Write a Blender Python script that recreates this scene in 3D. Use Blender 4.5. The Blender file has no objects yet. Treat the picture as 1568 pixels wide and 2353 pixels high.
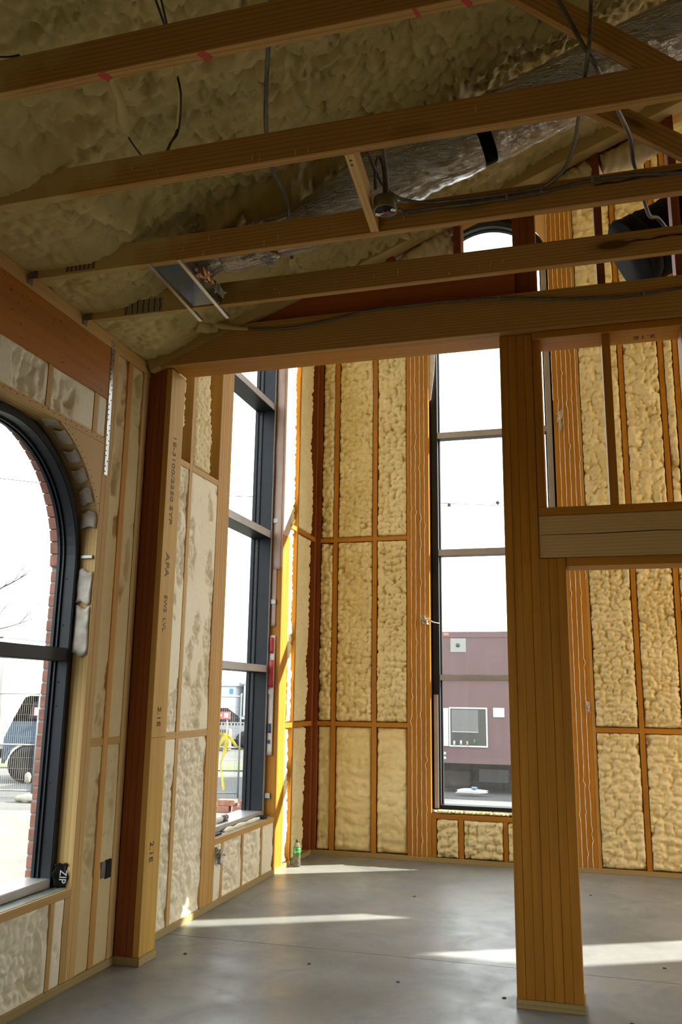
import bpy, bmesh, math, random
import numpy as np
from mathutils import Vector, Matrix, Euler

scene = bpy.context.scene
COL = scene.collection
random.seed(7)

# ------------------------------------------------------------------ camera, sky, sun, exposure
cam_data = bpy.data.cameras.new('camera')
cam = bpy.data.objects.new('camera', cam_data)
COL.objects.link(cam)
scene.camera = cam
cam_data.sensor_fit = 'VERTICAL'
cam_data.sensor_height = 36.0
cam_data.lens = 1960.0 / 2353.0 * 36.0
cam_data.clip_start = 0.05
cam_data.clip_end = 600
_y, _p, _r = (math.radians(a) for a in (16.0, 12.13, 0.8))
_fwd = Vector((-math.sin(_y) * math.cos(_p), math.cos(_y) * math.cos(_p), math.sin(_p)))
_r0 = Vector((math.cos(_y), math.sin(_y), 0))
_u0 = _r0.cross(_fwd)
_right = _r0 * math.cos(_r) + _u0 * math.sin(_r)
_up = -_r0 * math.sin(_r) + _u0 * math.cos(_r)
cam.matrix_world = Matrix(((_right.x, _up.x, -_fwd.x, 0.0), (_right.y, _up.y, -_fwd.y, 0.0),
                           (_right.z, _up.z, -_fwd.z, 1.5), (0, 0, 0, 1)))

world = bpy.data.worlds.new('sky')
scene.world = world
world.use_nodes = True
_bg = world.node_tree.nodes['Background']
_bg.inputs[0].default_value = (0.93, 0.97, 1.0, 1)
_bg.inputs[1].default_value = 3.2

sun_data = bpy.data.lights.new('sun', 'SUN')
sun_data.energy = 16.0
sun_data.angle = math.radians(0.6)
sun_data.color = (1.0, 0.90, 0.74)
sun = bpy.data.objects.new('sun', sun_data)
COL.objects.link(sun)
sun.rotation_euler = Vector((-1.0, -0.53, -0.58)).to_track_quat('-Z', 'Y').to_euler()
sun.location = (12, 16, 10)

vs = scene.view_settings
vs.view_transform = 'Standard'
vs.look = 'None'
vs.gamma = 1.0
vs.use_curve_mapping = False
vs.exposure = 0.65
scene.display_settings.display_device = 'sRGB'
scene.cycles.max_bounces = 10
scene.cycles.diffuse_bounces = 6
scene.cycles.glossy_bounces = 4
scene.cycles.transparent_max_bounces = 12
scene.cycles.caustics_reflective = False
scene.cycles.caustics_refractive = False
scene.cycles.use_denoising = True
scene.cycles.sample_clamp_indirect = 6.0

# ------------------------------------------------------------------ helpers
W = {}                                             # world matrix of every object made here

def register(o, M, parent):
    W[o] = M
    o.matrix_world = M
    if parent is not None:
        o.parent = parent
        o.matrix_parent_inverse = W[parent].inverted()
    COL.objects.link(o)
    return o

def tag(o, label=None, cat=None, group=None, kind=None):
    if label: o['label'] = label
    if cat: o['category'] = cat
    if group: o['group'] = group
    if kind: o['kind'] = kind
    return o

def thing(name, label, cat, loc=(0, 0, 0), rz=0.0, group=None, kind=None):
    o = bpy.data.objects.new(name, None)
    o.empty_display_size = 0.1
    register(o, Matrix.Translation(loc) @ Matrix.Rotation(rz, 4, 'Z'), None)
    return tag(o, label, cat, group, kind)

def mesh_np(verts, faces, smooth=False, name='mesh'):
    me = bpy.data.meshes.new(name)
    verts = np.asarray(verts, dtype=np.float32)
    if isinstance(faces, np.ndarray):
        n, k = faces.shape
        me.vertices.add(len(verts)); me.vertices.foreach_set('co', verts.ravel())
        me.loops.add(n * k); me.loops.foreach_set('vertex_index', faces.astype(np.int32).ravel())
        me.polygons.add(n)
        me.polygons.foreach_set('loop_start', np.arange(0, n * k, k, dtype=np.int32))
        me.polygons.foreach_set('loop_total', np.full(n, k, dtype=np.int32))
        me.update(calc_edges=True)
    else:
        me.from_pydata([tuple(map(float, v)) for v in verts], [], faces)
        me.update()
    if smooth:
        me.polygons.foreach_set('use_smooth', np.ones(len(me.polygons), dtype=bool))
    return me

def obj(name, me, m, parent=None, M=None, **kw):
    o = bpy.data.objects.new(name, me)
    if m is not None and len(me.materials) == 0:
        me.materials.append(m)
    elif m is not None and me.materials[0] != m:
        o.material_slots[0].link = 'OBJECT'; o.material_slots[0].material = m
    register(o, M if M is not None else Matrix.Identity(4), parent)
    return tag(o, **kw)

_boxes = {}
def box_mesh(sx, sy, sz, bev):
    key = (round(sx, 4), round(sy, 4), round(sz, 4), bev)
    if key not in _boxes:
        bm = bmesh.new()
        bmesh.ops.create_cube(bm, size=1.0)
        bmesh.ops.scale(bm, vec=(sx, sy, sz), verts=bm.verts)
        if bev > 0 and min(sx, sy, sz) > 2.5 * bev:
            bmesh.ops.bevel(bm, geom=bm.edges[:], offset=bev, segments=1, affect='EDGES')
        me = bpy.data.meshes.new('box'); bm.to_mesh(me); bm.free()
        _boxes[key] = me
    me = _boxes[key]
    return me

def box(name, x0, x1, y0, y1, z0, z1, m, parent=None, bev=0.0018, rot=None, **kw):
    """a board: local axes centred on the board so its grain runs along its longest side"""
    sx, sy, sz = abs(x1 - x0), abs(y1 - y0), abs(z1 - z0)
    if callable(m):
        m = m('xyz'[[sx, sy, sz].index(max(sx, sy, sz))])
    key = (round(sx, 4), round(sy, 4), round(sz, 4), bev, m.name)
    if key not in _boxes:
        b = box_mesh(sx, sy, sz, bev).copy(); b.materials.clear(); b.materials.append(m)
        _boxes[key] = b
    M = Matrix.Translation(((x0 + x1) / 2, (y0 + y1) / 2, (z0 + z1) / 2))
    if rot is not None:
        M = M @ Euler(rot).to_matrix().to_4x4()
    return obj(name, _boxes[key], m, parent, M, **kw)

def beam(name, a, b, w, h, m, parent=None, roll_up=(0, 0, 1), bev=0.0018, **kw):
    """a straight board from a to b, width w across, height h along roll_up"""
    a, b = Vector(a), Vector(b)
    d = (b - a); L = d.length; d.normalize()
    up = Vector(roll_up); up = (up - d * up.dot(d)).normalized()
    sd = up.cross(d)
    M = Matrix((( d.x, sd.x, up.x, (a.x + b.x) / 2), (d.y, sd.y, up.y, (a.y + b.y) / 2),
                (d.z, sd.z, up.z, (a.z + b.z) / 2), (0, 0, 0, 1)))
    if callable(m): m = m('x')
    me = box_mesh(L, w, h, bev).copy(); me.materials.clear(); me.materials.append(m)
    return obj(name, me, m, parent, M, **kw)

def prism(name, poly, axis, c0, c1, m, parent=None, smooth=False, **kw):
    """extrude a 2-D polygon along axis x (poly=(y,z)), y (poly=(x,z)) or z (poly=(x,y))"""
    n = len(poly)
    def P(p, c):
        return {'x': (c, p[0], p[1]), 'y': (p[0], c, p[1]), 'z': (p[0], p[1], c)}[axis]
    v = [P(p, c0) for p in poly] + [P(p, c1) for p in poly]
    f = [tuple(range(n))[::-1], tuple(range(n, 2 * n))] + [(i, (i + 1) % n, n + (i + 1) % n, n + i) for i in range(n)]
    me = mesh_np(v, f)
    bm = bmesh.new(); bm.from_mesh(me); bmesh.ops.recalc_face_normals(bm, faces=bm.faces)
    bm.to_mesh(me); bm.free()
    if callable(m): m = m('z')
    return obj(name, me, m, parent, **kw)

def ribbon(name, outer, inner, axis, c0, c1, m, parent=None, smooth=True, closed=False, **kw):
    """solid strip between two matched 2-D polylines, extruded along axis"""
    n = len(outer)
    def P(p, c):
        return {'x': (c, p[0], p[1]), 'y': (p[0], c, p[1])}[axis]
    v = [P(p, c0) for p in outer] + [P(p, c0) for p in inner] + [P(p, c1) for p in outer] + [P(p, c1) for p in inner]
    f = []
    rng = range(n if closed else n - 1)
    for i in rng:
        j = (i + 1) % n
        f += [(i, j, n + j, n + i), (2 * n + i, 3 * n + i, 3 * n + j, 2 * n + j),
              (i, 2 * n + i, 2 * n + j, j), (n + i, n + j, 3 * n + j, 3 * n + i)]
    if not closed:
        f += [(0, n, 3 * n, 2 * n), (n - 1, 3 * n - 1, 4 * n - 1, 2 * n - 1)]
    me = mesh_np(v, f)
    bm = bmesh.new(); bm.from_mesh(me); bmesh.ops.recalc_face_normals(bm, faces=bm.faces)
    bm.to_mesh(me); bm.free()
    if callable(m): m = m('z')
    return obj(name, me, m, parent, **kw)

def spline(pts, n=10):
    P = [Vector(p) for p in pts]
    P = [P[0] * 2 - P[1]] + P + [P[-1] * 2 - P[-2]]
    out = []
    for i in range(1, len(P) - 2):
        a, b, c, d = P[i - 1:i + 3]
        for k in range(n):
            t = k / n
            out.append(0.5 * ((2 * b) + (c - a) * t + (2 * a - 5 * b + 4 * c - d) * t * t + (3 * b - a - 3 * c + d) * t ** 3))
    out.append(P[-2])
    return out

def tube_mesh(path, rad, seg=8, cap=True):
    path = [Vector(p) for p in path]
    n = len(path)
    rs = rad if hasattr(rad, '__len__') else [rad] * n
    T = [(path[min(i + 1, n - 1)] - path[max(i - 1, 0)]).normalized() for i in range(n)]
    up = Vector((0, 0, 1)) if abs(T[0].z) < 0.9 else Vector((1, 0, 0))
    N = (up - T[0] * up.dot(T[0])).normalized()
    v = []
    for i in range(n):
        N = (N - T[i] * N.dot(T[i]))
        N = N.normalized() if N.length > 1e-6 else T[i].orthogonal().normalized()
        B = T[i].cross(N)
        for k in range(seg):
            a = 2 * math.pi * k / seg
            v.append(path[i] + (N * math.cos(a) + B * math.sin(a)) * rs[i])
    f = []
    for i in range(n - 1):
        for k in range(seg):
            k2 = (k + 1) % seg
            f.append((i * seg + k, i * seg + k2, (i + 1) * seg + k2, (i + 1) * seg + k))
    if cap:
        f += [tuple(range(seg))[::-1], tuple(range((n - 1) * seg, n * seg))]
    return v, f

def tube(name, path, rad, m, parent=None, seg=8, **kw):
    v, f = tube_mesh(path, rad, seg)
    return obj(name, mesh_np(v, f, True), m, parent, **kw)

def lathe(name, prof, m, parent=None, M=None, seg=20, **kw):
    v, f = [], []
    for r, z in prof:
        for k in range(seg):
            a = 2 * math.pi * k / seg
            v.append((r * math.cos(a), r * math.sin(a), z))
    for i in range(len(prof) - 1):
        for k in range(seg):
            k2 = (k + 1) % seg
            f.append((i * seg + k, i * seg + k2, (i + 1) * seg + k2, (i + 1) * seg + k))
    f += [tuple(range(seg))[::-1], tuple(range((len(prof) - 1) * seg, len(prof) * seg))]
    return obj(name, mesh_np(v, f, True), m, parent, M, **kw)

def text(name, s, size, M, m, parent=None, depth=0.0006, sx=1.0, **kw):
    cu = bpy.data.curves.new('lettering', 'FONT')
    cu.body = s; cu.size = size; cu.extrude = depth
    cu.align_x = 'CENTER'; cu.align_y = 'CENTER'
    cu.resolution_u = 3
    tmp = bpy.data.objects.new('lettering', cu)
    COL.objects.link(tmp)
    dg = bpy.context.evaluated_depsgraph_get(); dg.update()
    me = bpy.data.meshes.new_from_object(tmp.evaluated_get(dg))
    COL.objects.unlink(tmp); bpy.data.objects.remove(tmp)
    me.materials.clear()
    return obj(name, me, m, parent, M @ Matrix.Diagonal((sx, 1, 1, 1)), **kw)

# ------------------------------------------------------------------ noise for the foam relief
def _hash(ix, iy, s):
    h = (ix.astype(np.int64) * 374761393 + iy.astype(np.int64) * 668265263 + s * 2147483647) & 0xFFFFFFFF
    h = ((h ^ (h >> 13)) * 1274126177) & 0xFFFFFFFF
    h = ((h ^ (h >> 16)) * 2246822519) & 0xFFFFFFFF
    return ((h ^ (h >> 15)) & 0xFFFFFF) / float(0xFFFFFF)

def vnoise(u, v, s):
    iu, iv = np.floor(u), np.floor(v)
    fu, fv = u - iu, v - iv
    fu = fu * fu * (3 - 2 * fu); fv = fv * fv * (3 - 2 * fv)
    a, b = _hash(iu, iv, s), _hash(iu + 1, iv, s)
    c, d = _hash(iu, iv + 1, s), _hash(iu + 1, iv + 1, s)
    return (a * (1 - fu) + b * fu) * (1 - fv) + (c * (1 - fu) + d * fu) * fv

def fbm(u, v, s, o=3):
    t, a, n = 0, 1.0, 0
    for i in range(o):
        t = t + a * vnoise(u * 2 ** i, v * 2 ** i, s + i * 17); n += a; a *= 0.5
    return t / n

def domes(u, v, s):
    iu, iv = np.floor(u), np.floor(v)
    best = np.full(u.shape, 9.0)
    for du in (-1, 0, 1):
        for dv in (-1, 0, 1):
            cu, cv = iu + du, iv + dv
            px = cu + 0.15 + 0.7 * _hash(cu, cv, s)
            py = cv + 0.15 + 0.7 * _hash(cu, cv, s + 91)
            r = 0.75 + 0.5 * _hash(cu, cv, s + 47)
            best = np.minimum(best, ((u - px) ** 2 + (v - py) ** 2) / (r * r))
    return np.clip(1.0 - best * 1.25, 0, 1)

def lumps(u, v, size, s, aspect=1.0):
    wu = u + size * 0.5 * (vnoise(u / size / 1.7, v / size / 1.7, s + 5) - 0.5)
    wv = v + size * 0.5 * (vnoise(u / size / 1.7 + 9, v / size / 1.7, s + 6) - 0.5)
    a = domes(wu / size, wv / size / aspect, s)
    b = domes(wu / size * 2.1 + 3.3, wv / size / aspect * 2.1, s + 11)
    return 0.70 * (a + 1e-5) ** 0.72 + 0.30 * (b + 1e-5) ** 0.72

def sstep(x, a, b):
    t = np.clip((x - a) / (b - a), 0, 1)
    return t * t * (3 - 2 * t)

def grid_mesh(P):
    ny, nx, _ = P.shape
    idx = np.arange(nx * ny).reshape(ny, nx)
    q = np.stack([idx[:-1, :-1], idx[:-1, 1:], idx[1:, 1:], idx[1:, :-1]], -1).reshape(-1, 4)
    return mesh_np(P.reshape(-1, 3), q, True)
# ------------------------------------------------------------------ materials
def new_mat(name):
    m = bpy.data.materials.new(name); m.use_nodes = True
    nt = m.node_tree
    return m, nt, nt.nodes['Principled BSDF']

def N(nt, t, **kw):
    n = nt.nodes.new(t)
    for k, v in kw.items():
        if k in n.inputs: n.inputs[k].default_value = v
        else: setattr(n, k, v)
    return n

def ramp(nt, fac, stops):
    r = nt.nodes.new('ShaderNodeValToRGB')
    while len(r.color_ramp.elements) < len(stops): r.color_ramp.elements.new(0.5)
    for e, (p, c) in zip(r.color_ramp.elements, stops):
        e.position = p; e.color = (*c, 1) if len(c) == 3 else c
    nt.links.new(fac, r.inputs[0])
    return r.outputs[0]

def mix(nt, fac, a, b, mode='MIX'):
    n = nt.nodes.new('ShaderNodeMix'); n.data_type = 'RGBA'; n.blend_type = mode
    for s, v in ((n.inputs[0], fac), (n.inputs[6], a), (n.inputs[7], b)):
        if isinstance(v, (int, float)): s.default_value = v
        elif isinstance(v, tuple): s.default_value = (*v, 1) if len(v) == 3 else v
        else: nt.links.new(v, s)
    return n.outputs[2]

def math_(nt, op, a, b=None, clamp=False):
    n = nt.nodes.new('ShaderNodeMath'); n.operation = op; n.use_clamp = clamp
    for i, v in enumerate((a, b)):
        if v is None: continue
        if isinstance(v, (int, float)): n.inputs[i].default_value = v
        else: nt.links.new(v, n.inputs[i])
    return n.outputs[0]

def coords(nt, scale, obj_space=True, rnd=True):
    tc = nt.nodes.new('ShaderNodeTexCoord')
    mp = nt.nodes.new('ShaderNodeMapping')
    mp.inputs['Scale'].default_value = scale
    src = tc.outputs['Object']
    if not obj_space:
        src = nt.nodes.new('ShaderNodeNewGeometry').outputs['Position']
    nt.links.new(src, mp.inputs['Vector'])
    out = mp.outputs[0]
    if rnd:
        oi = nt.nodes.new('ShaderNodeObjectInfo')
        vm = nt.nodes.new('ShaderNodeVectorMath'); vm.operation = 'MULTIPLY_ADD'
        nt.links.new(oi.outputs['Random'], vm.inputs[0])
        vm.inputs[1].default_value = (37.0, 53.0, 71.0)
        nt.links.new(out, vm.inputs[2])
        out = vm.outputs[0]
    return out

def noise(nt, vec, scale=1.0, detail=3.0, rough=0.5, dist=0.0):
    n = N(nt, 'ShaderNodeTexNoise', Scale=scale, Detail=detail, Roughness=rough, Distortion=dist)
    nt.links.new(vec, n.inputs['Vector'])
    return n.outputs['Fac']

def bump(nt, h, bsdf, strength=0.3, dist=0.01):
    b = N(nt, 'ShaderNodeBump', Strength=strength, Distance=dist)
    nt.links.new(h, b.inputs['Height']); nt.links.new(b.outputs[0], bsdf.inputs['Normal'])

def plain(name, c, rough=0.5, metal=0.0, var=0.0, vscale=8.0, bmp=0.0, spec=None):
    m, nt, b = new_mat(name)
    b.inputs['Roughness'].default_value = rough
    b.inputs['Metallic'].default_value = metal
    if spec is not None: b.inputs['Specular IOR Level'].default_value = spec
    v = coords(nt, (1, 1, 1))
    f = noise(nt, v, vscale, 4)
    lo = tuple(x * (1 - var) for x in c); hi = tuple(min(1, x * (1 + var)) for x in c)
    nt.links.new(ramp(nt, f, [(0.3, lo), (0.7, hi)]), b.inputs['Base Color'])
    if bmp: bump(nt, noise(nt, v, vscale * 8, 3), b, bmp, 0.003)
    return m

_cache = {}
def axis_scale(ax, along, across):
    return tuple(along if a == ax else across for a in 'xyz')

def make_lvl(ax, base=(0.425, 0.182, 0.013), name='laminated_veneer'):
    key = (name, ax)
    if key in _cache: return _cache[key]
    m, nt, b = new_mat(name + '_' + ax)
    v = coords(nt, axis_scale(ax, 0.9, 26.0))
    f1 = noise(nt, v, 1.0, 4, 0.6)
    c = ramp(nt, f1, [(0.25, tuple(x * 0.72 for x in base)), (0.55, base), (0.8, tuple(min(1, x * 1.18) for x in base))])
    v2 = coords(nt, axis_scale(ax, 7.0, 160.0))
    f2 = noise(nt, v2, 1.0, 2)
    c = mix(nt, ramp(nt, f2, [(0.70, (0, 0, 0)), (0.80, (0.75, 0.75, 0.75))]), c, tuple(x * 0.35 for x in base))
    v3 = coords(nt, (1.2, 1.2, 1.2))
    c = mix(nt, ramp(nt, noise(nt, v3, 1.5, 3), [(0.35, (0, 0, 0)), (0.75, (0.35, 0.35, 0.35))]), c, tuple(x * 0.8 for x in base))
    nt.links.new(c, b.inputs['Base Color'])
    b.inputs['Roughness'].default_value = 0.55
    b.inputs['Specular IOR Level'].default_value = 0.3
    bump(nt, f1, b, 0.25, 0.004)
    _cache[key] = m
    return m
def LVL(ax): return make_lvl(ax)
def LVL_RED(ax): return make_lvl(ax, (0.25, 0.068, 0.012), 'red_veneer')
def LVL_PALE(ax): return make_lvl(ax, (0.53, 0.335, 0.115), 'pale_veneer')

def make_pine(ax, light, dark, name, spray=False, knots=True):
    key = (name, ax)
    if key in _cache: return _cache[key]
    m, nt, b = new_mat(name + '_' + ax)
    v = coords(nt, axis_scale(ax, 0.75, 9.0))
    wv = N(nt, 'ShaderNodeTexWave', wave_type='RINGS', rings_direction=ax.upper(), wave_profile='SAW')
    wv.inputs['Scale'].default_value = 2.4
    wv.inputs['Distortion'].default_value = 9.0
    wv.inputs['Detail'].default_value = 2.0
    wv.inputs['Detail Scale'].default_value = 0.30
    nt.links.new(v, wv.inputs['Vector'])
    c = ramp(nt, wv.outputs['Fac'], [(0.0, light), (0.55, tuple(0.7 * a + 0.3 * d for a, d in zip(light, dark))), (0.92, dark), (1.0, light)])
    v2 = coords(nt, axis_scale(ax, 1.5, 60.0))
    c = mix(nt, math_(nt, 'MULTIPLY', noise(nt, v2, 1.0, 3), 0.45), c, tuple(0.5 * (a + d) for a, d in zip(light, dark)))
    c = mix(nt, ramp(nt, noise(nt, coords(nt, (1, 1, 1)), 1.3, 3), [(0.4, (0, 0, 0)), (0.75, (0.3, 0.3, 0.3))]), c, dark)
    if knots:
        vk = coords(nt, axis_scale(ax, 1.3, 4.2))
        vo = N(nt, 'ShaderNodeTexVoronoi', Scale=1.0)
        nt.links.new(vk, vo.inputs['Vector'])
        kf = ramp(nt, vo.outputs['Distance'], [(0.085, (1, 1, 1)), (0.12, (0.35, 0.35, 0.35)), (0.20, (0, 0, 0))])
        c = mix(nt, kf, c, tuple(x * 0.35 for x in dark))
    if spray:                                         # foam overspray baked on the boards where the roof meets the eave
        pos = nt.nodes.new('ShaderNodeNewGeometry').outputs['Position']
        sp = nt.nodes.new('ShaderNodeSeparateXYZ'); nt.links.new(pos, sp.inputs[0])
        n1 = noise(nt, pos, 6.0, 4)
        e = math_(nt, 'ADD', sp.outputs[0], math_(nt, 'MULTIPLY', n1, 0.8))
        e = math_(nt, 'SUBTRACT', e, math_(nt, 'MULTIPLY', math_(nt, 'SUBTRACT', sp.outputs[2], 3.6), 2.5))
        sf = ramp(nt, math_(nt, 'MULTIPLY', math_(nt, 'ADD', e, 2.15), 0.6), [(0.28, (1, 1, 1)), (0.50, (0, 0, 0))])
        c = mix(nt, sf, c, (0.50, 0.38, 0.15))
    nt.links.new(c, b.inputs['Base Color'])
    b.inputs['Roughness'].default_value = 0.6
    b.inputs['Specular IOR Level'].default_value = 0.25
    bump(nt, wv.outputs['Fac'], b, 0.08, 0.004)
    _cache[key] = m
    return m
def PINE(ax): return make_pine(ax, (0.52, 0.30, 0.10), (0.31, 0.135, 0.032), 'yellow_pine')
def CHORD(ax): return make_pine(ax, (0.48, 0.280, 0.082), (0.29, 0.138, 0.031), 'chord_pine', spray=True)
def GABLE(ax): return make_pine(ax, (0.48, 0.280, 0.082), (0.29, 0.138, 0.031), 'gable_pine')
def PALE(ax): return make_pine(ax, (0.64, 0.44, 0.18), (0.48, 0.28, 0.085), 'pale_pine')
def TREATED(ax): return make_pine(ax, (0.40, 0.31, 0.14), (0.27, 0.19, 0.075), 'treated_pine', knots=False)
def PLY(ax): return make_pine(ax, (0.64, 0.44, 0.20), (0.53, 0.34, 0.135), 'plywood', knots=False)
def SHEATH(ax): return make_pine(ax, (0.50, 0.29, 0.07), (0.40, 0.20, 0.04), 'wall_sheathing', knots=False)

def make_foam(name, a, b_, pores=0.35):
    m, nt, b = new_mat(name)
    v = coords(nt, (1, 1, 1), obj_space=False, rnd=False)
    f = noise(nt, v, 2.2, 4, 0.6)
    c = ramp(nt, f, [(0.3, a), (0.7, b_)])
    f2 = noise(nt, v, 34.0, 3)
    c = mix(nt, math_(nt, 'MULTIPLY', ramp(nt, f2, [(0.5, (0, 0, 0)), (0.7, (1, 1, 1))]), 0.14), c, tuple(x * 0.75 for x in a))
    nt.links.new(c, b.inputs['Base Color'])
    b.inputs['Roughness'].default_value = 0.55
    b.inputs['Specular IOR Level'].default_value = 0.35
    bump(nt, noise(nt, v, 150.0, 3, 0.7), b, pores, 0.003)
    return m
FOAM = make_foam('spray_foam', (0.67, 0.575, 0.285), (0.80, 0.715, 0.43))
FOAM_PALE = make_foam('trimmed_spray_foam', (0.80, 0.745, 0.54), (0.86, 0.81, 0.63), 0.5)
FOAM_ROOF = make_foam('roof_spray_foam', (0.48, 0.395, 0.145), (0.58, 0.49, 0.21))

FOAM_TAN = make_foam('stained_spray_foam', (0.60, 0.47, 0.23), (0.68, 0.56, 0.31), 0.5)

def make_concrete():
    m, nt, b = new_mat('polished_concrete')
    v = coords(nt, (1, 1, 1), obj_space=False, rnd=False)
    f = noise(nt, v, 0.9, 6, 0.62, 0.4)
    c = ramp(nt, f, [(0.28, (0.135, 0.152, 0.160)), (0.5, (0.225, 0.245, 0.252)), (0.72, (0.33, 0.342, 0.34))])
    f2 = noise(nt, v, 3.1, 5, 0.65, 0.8)
    c = mix(nt, ramp(nt, f2, [(0.5, (0, 0, 0)), (0.75, (0.5, 0.5, 0.5))]), c, (0.155, 0.170, 0.178))
    f3 = noise(nt, v, 0.55, 3)
    c = mix(nt, ramp(nt, f3, [(0.55, (0, 0, 0)), (0.75, (0.3, 0.3, 0.3))]), c, (0.30, 0.26, 0.20))
    f4 = noise(nt, v, 60, 2)
    c = mix(nt, ramp(nt, f4, [(0.68, (0, 0, 0)), (0.74, (0.35, 0.35, 0.35))]), c, (0.14, 0.13, 0.12))
    nt.links.new(c, b.inputs['Base Color'])
    nt.links.new(ramp(nt, f2, [(0.3, (0.30, 0.30, 0.30)), (0.7, (0.52, 0.52, 0.52))]), b.inputs['Roughness'])
    b.inputs['Specular IOR Level'].default_value = 0.5
    bump(nt, noise(nt, v, 40, 4), b, 0.05, 0.003)
    return m
CONCRETE = make_concrete()

BLACK_METAL = plain('black_anodised_aluminium', (0.012, 0.014, 0.018), 0.42, 0.0, 0.2, spec=0.28)
GREY_METAL = plain('grey_aluminium', (0.42, 0.40, 0.38), 0.42, 0.55, 0.08)
GALV = plain('galvanised_steel', (0.62, 0.65, 0.66), 0.28, 0.95, 0.10, 20)
GALV_DULL = plain('dull_galvanised_steel', (0.27, 0.27, 0.25), 0.42, 0.85, 0.15, 20)
BLACK_PLASTIC = plain('black_plastic', (0.008, 0.008, 0.009), 0.5, spec=0.3)
BLACK_FLEX = plain('black_flexible_jacket', (0.0022, 0.002, 0.0018), 0.85, 0, 0.3, spec=0.06)
MC = plain('armoured_cable_steel', (0.13, 0.122, 0.105), 0.45, 0.55, 0.2, 30)
WRAP = plain('white_house_wrap', (0.62, 0.57, 0.53), 0.5, 0, 0.12, 14)
WRAP_GREY = plain('grey_flashing_film', (0.50, 0.44, 0.36), 0.35, 0, 0.25, 18, 0.3)
MEMBRANE = plain('sill_membrane', (0.20, 0.22, 0.19), 0.45, 0, 0.2, 12)
SEALANT = plain('white_sealant', (0.78, 0.70, 0.52), 0.5)
INK = plain('black_ink', (0.012, 0.011, 0.010), 0.7)
INK_FADED = plain('faded_ink', (0.10, 0.085, 0.08), 0.7)
WHITE_INK = plain('white_print', (0.80, 0.80, 0.80), 0.6)
BRICK = plain('red_brick', (0.29, 0.125, 0.085), 0.8, 0, 0.25, 14, 0.4)
BRICK_PALE = plain('pale_brick', (0.42, 0.40, 0.33), 0.8, 0, 0.2, 14, 0.4)
MORTAR = plain('mortar', (0.26, 0.26, 0.24), 0.9, 0, 0.15, 20, 0.4)
NAIL = plain('nail_steel', (0.03, 0.028, 0.025), 0.5, 0.6)
CRACK = plain('dark_split', (0.035, 0.014, 0.006), 0.8)

def make_foil():
    m, nt, b = new_mat('crinkled_foil')
    v = coords(nt, (1, 1, 1))
    b.inputs['Base Color'].default_value = (0.50, 0.47, 0.41, 1)
    b.inputs['Metallic'].default_value = 1.0
    b.inputs['Roughness'].default_value = 0.20
    v2 = coords(nt, (9, 34, 34))
    n = noise(nt, v2, 1.0, 5, 0.65, 1.2)
    bump(nt, n, b, 1.0, 0.05)
    return m
FOIL = make_foil()

def make_glass(name, dirt):
    m, nt, b = new_mat(name)
    out = nt.nodes['Material Output']
    tr = nt.nodes.new('ShaderNodeBsdfTransparent'); tr.inputs[0].default_value = (0.95, 0.97, 0.96, 1)
    gl = nt.nodes.new('ShaderNodeBsdfGlossy'); gl.inputs['Roughness'].default_value = 0.02
    lw = nt.nodes.new('ShaderNodeLayerWeight'); lw.inputs['Blend'].default_value = 0.5
    fr = math_(nt, 'ADD', math_(nt, 'MULTIPLY', math_(nt, 'POWER', lw.outputs['Facing'], 5.0), 0.55), 0.03)
    mx = nt.nodes.new('ShaderNodeMixShader')
    nt.links.new(fr, mx.inputs[0]); nt.links.new(tr.outputs[0], mx.inputs[1]); nt.links.new(gl.outputs[0], mx.inputs[2])
    last = mx
    if dirt > 0:
        v = coords(nt, (1, 1, 1), False, False)
        vs_ = N(nt, 'ShaderNodeTexVoronoi', Scale=95.0); nt.links.new(v, vs_.inputs['Vector'])
        sp = ramp(nt, vs_.outputs['Distance'], [(0.08, (1, 1, 1)), (0.16, (0, 0, 0))])
        msk = ramp(nt, noise(nt, v, 6.0, 4), [(0.42, (0, 0, 0)), (0.62, (1, 1, 1))])
        stre = ramp(nt, noise(nt, coords(nt, (30, 30, 1.0), False, False), 1.0, 4), [(0.35, (0.6, 0.6, 0.6)), (0.75, (1, 1, 1))])
        fac = math_(nt, 'ADD', math_(nt, 'MULTIPLY', math_(nt, 'MULTIPLY', sp, msk), 0.16), math_(nt, 'MULTIPLY', stre, dirt))
        df = nt.nodes.new('ShaderNodeBsdfTranslucent'); df.inputs[0].default_value = (0.8, 0.8, 0.8, 1)
        d2 = nt.nodes.new('ShaderNodeBsdfDiffuse'); d2.inputs[0].default_value = (0.8, 0.78, 0.76, 1)
        dd = nt.nodes.new('ShaderNodeMixShader'); dd.inputs[0].default_value = 0.35
        nt.links.new(df.outputs[0], dd.inputs[1]); nt.links.new(d2.outputs[0], dd.inputs[2])
        m2 = nt.nodes.new('ShaderNodeMixShader')
        nt.links.new(fac, m2.inputs[0]); nt.links.new(mx.outputs[0], m2.inputs[1]); nt.links.new(dd.outputs[0], m2.inputs[2])
        last = m2
    nt.links.new(last.outputs[0], out.inputs['Surface'])
    nt.nodes.remove(b)
    return m
GLASS = make_glass('window_glass', 0.0)
GLASS_DUSTY = make_glass('dusty_window_glass', 0.016)
# ------------------------------------------------------------------ foam infill between studs
XL, YB, DEP = -2.65, 8.33, 0.184            # face of the left wall, face of the back wall, stud depth
PLY_T = 0.0445                              # thickness of one laminated stud

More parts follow.
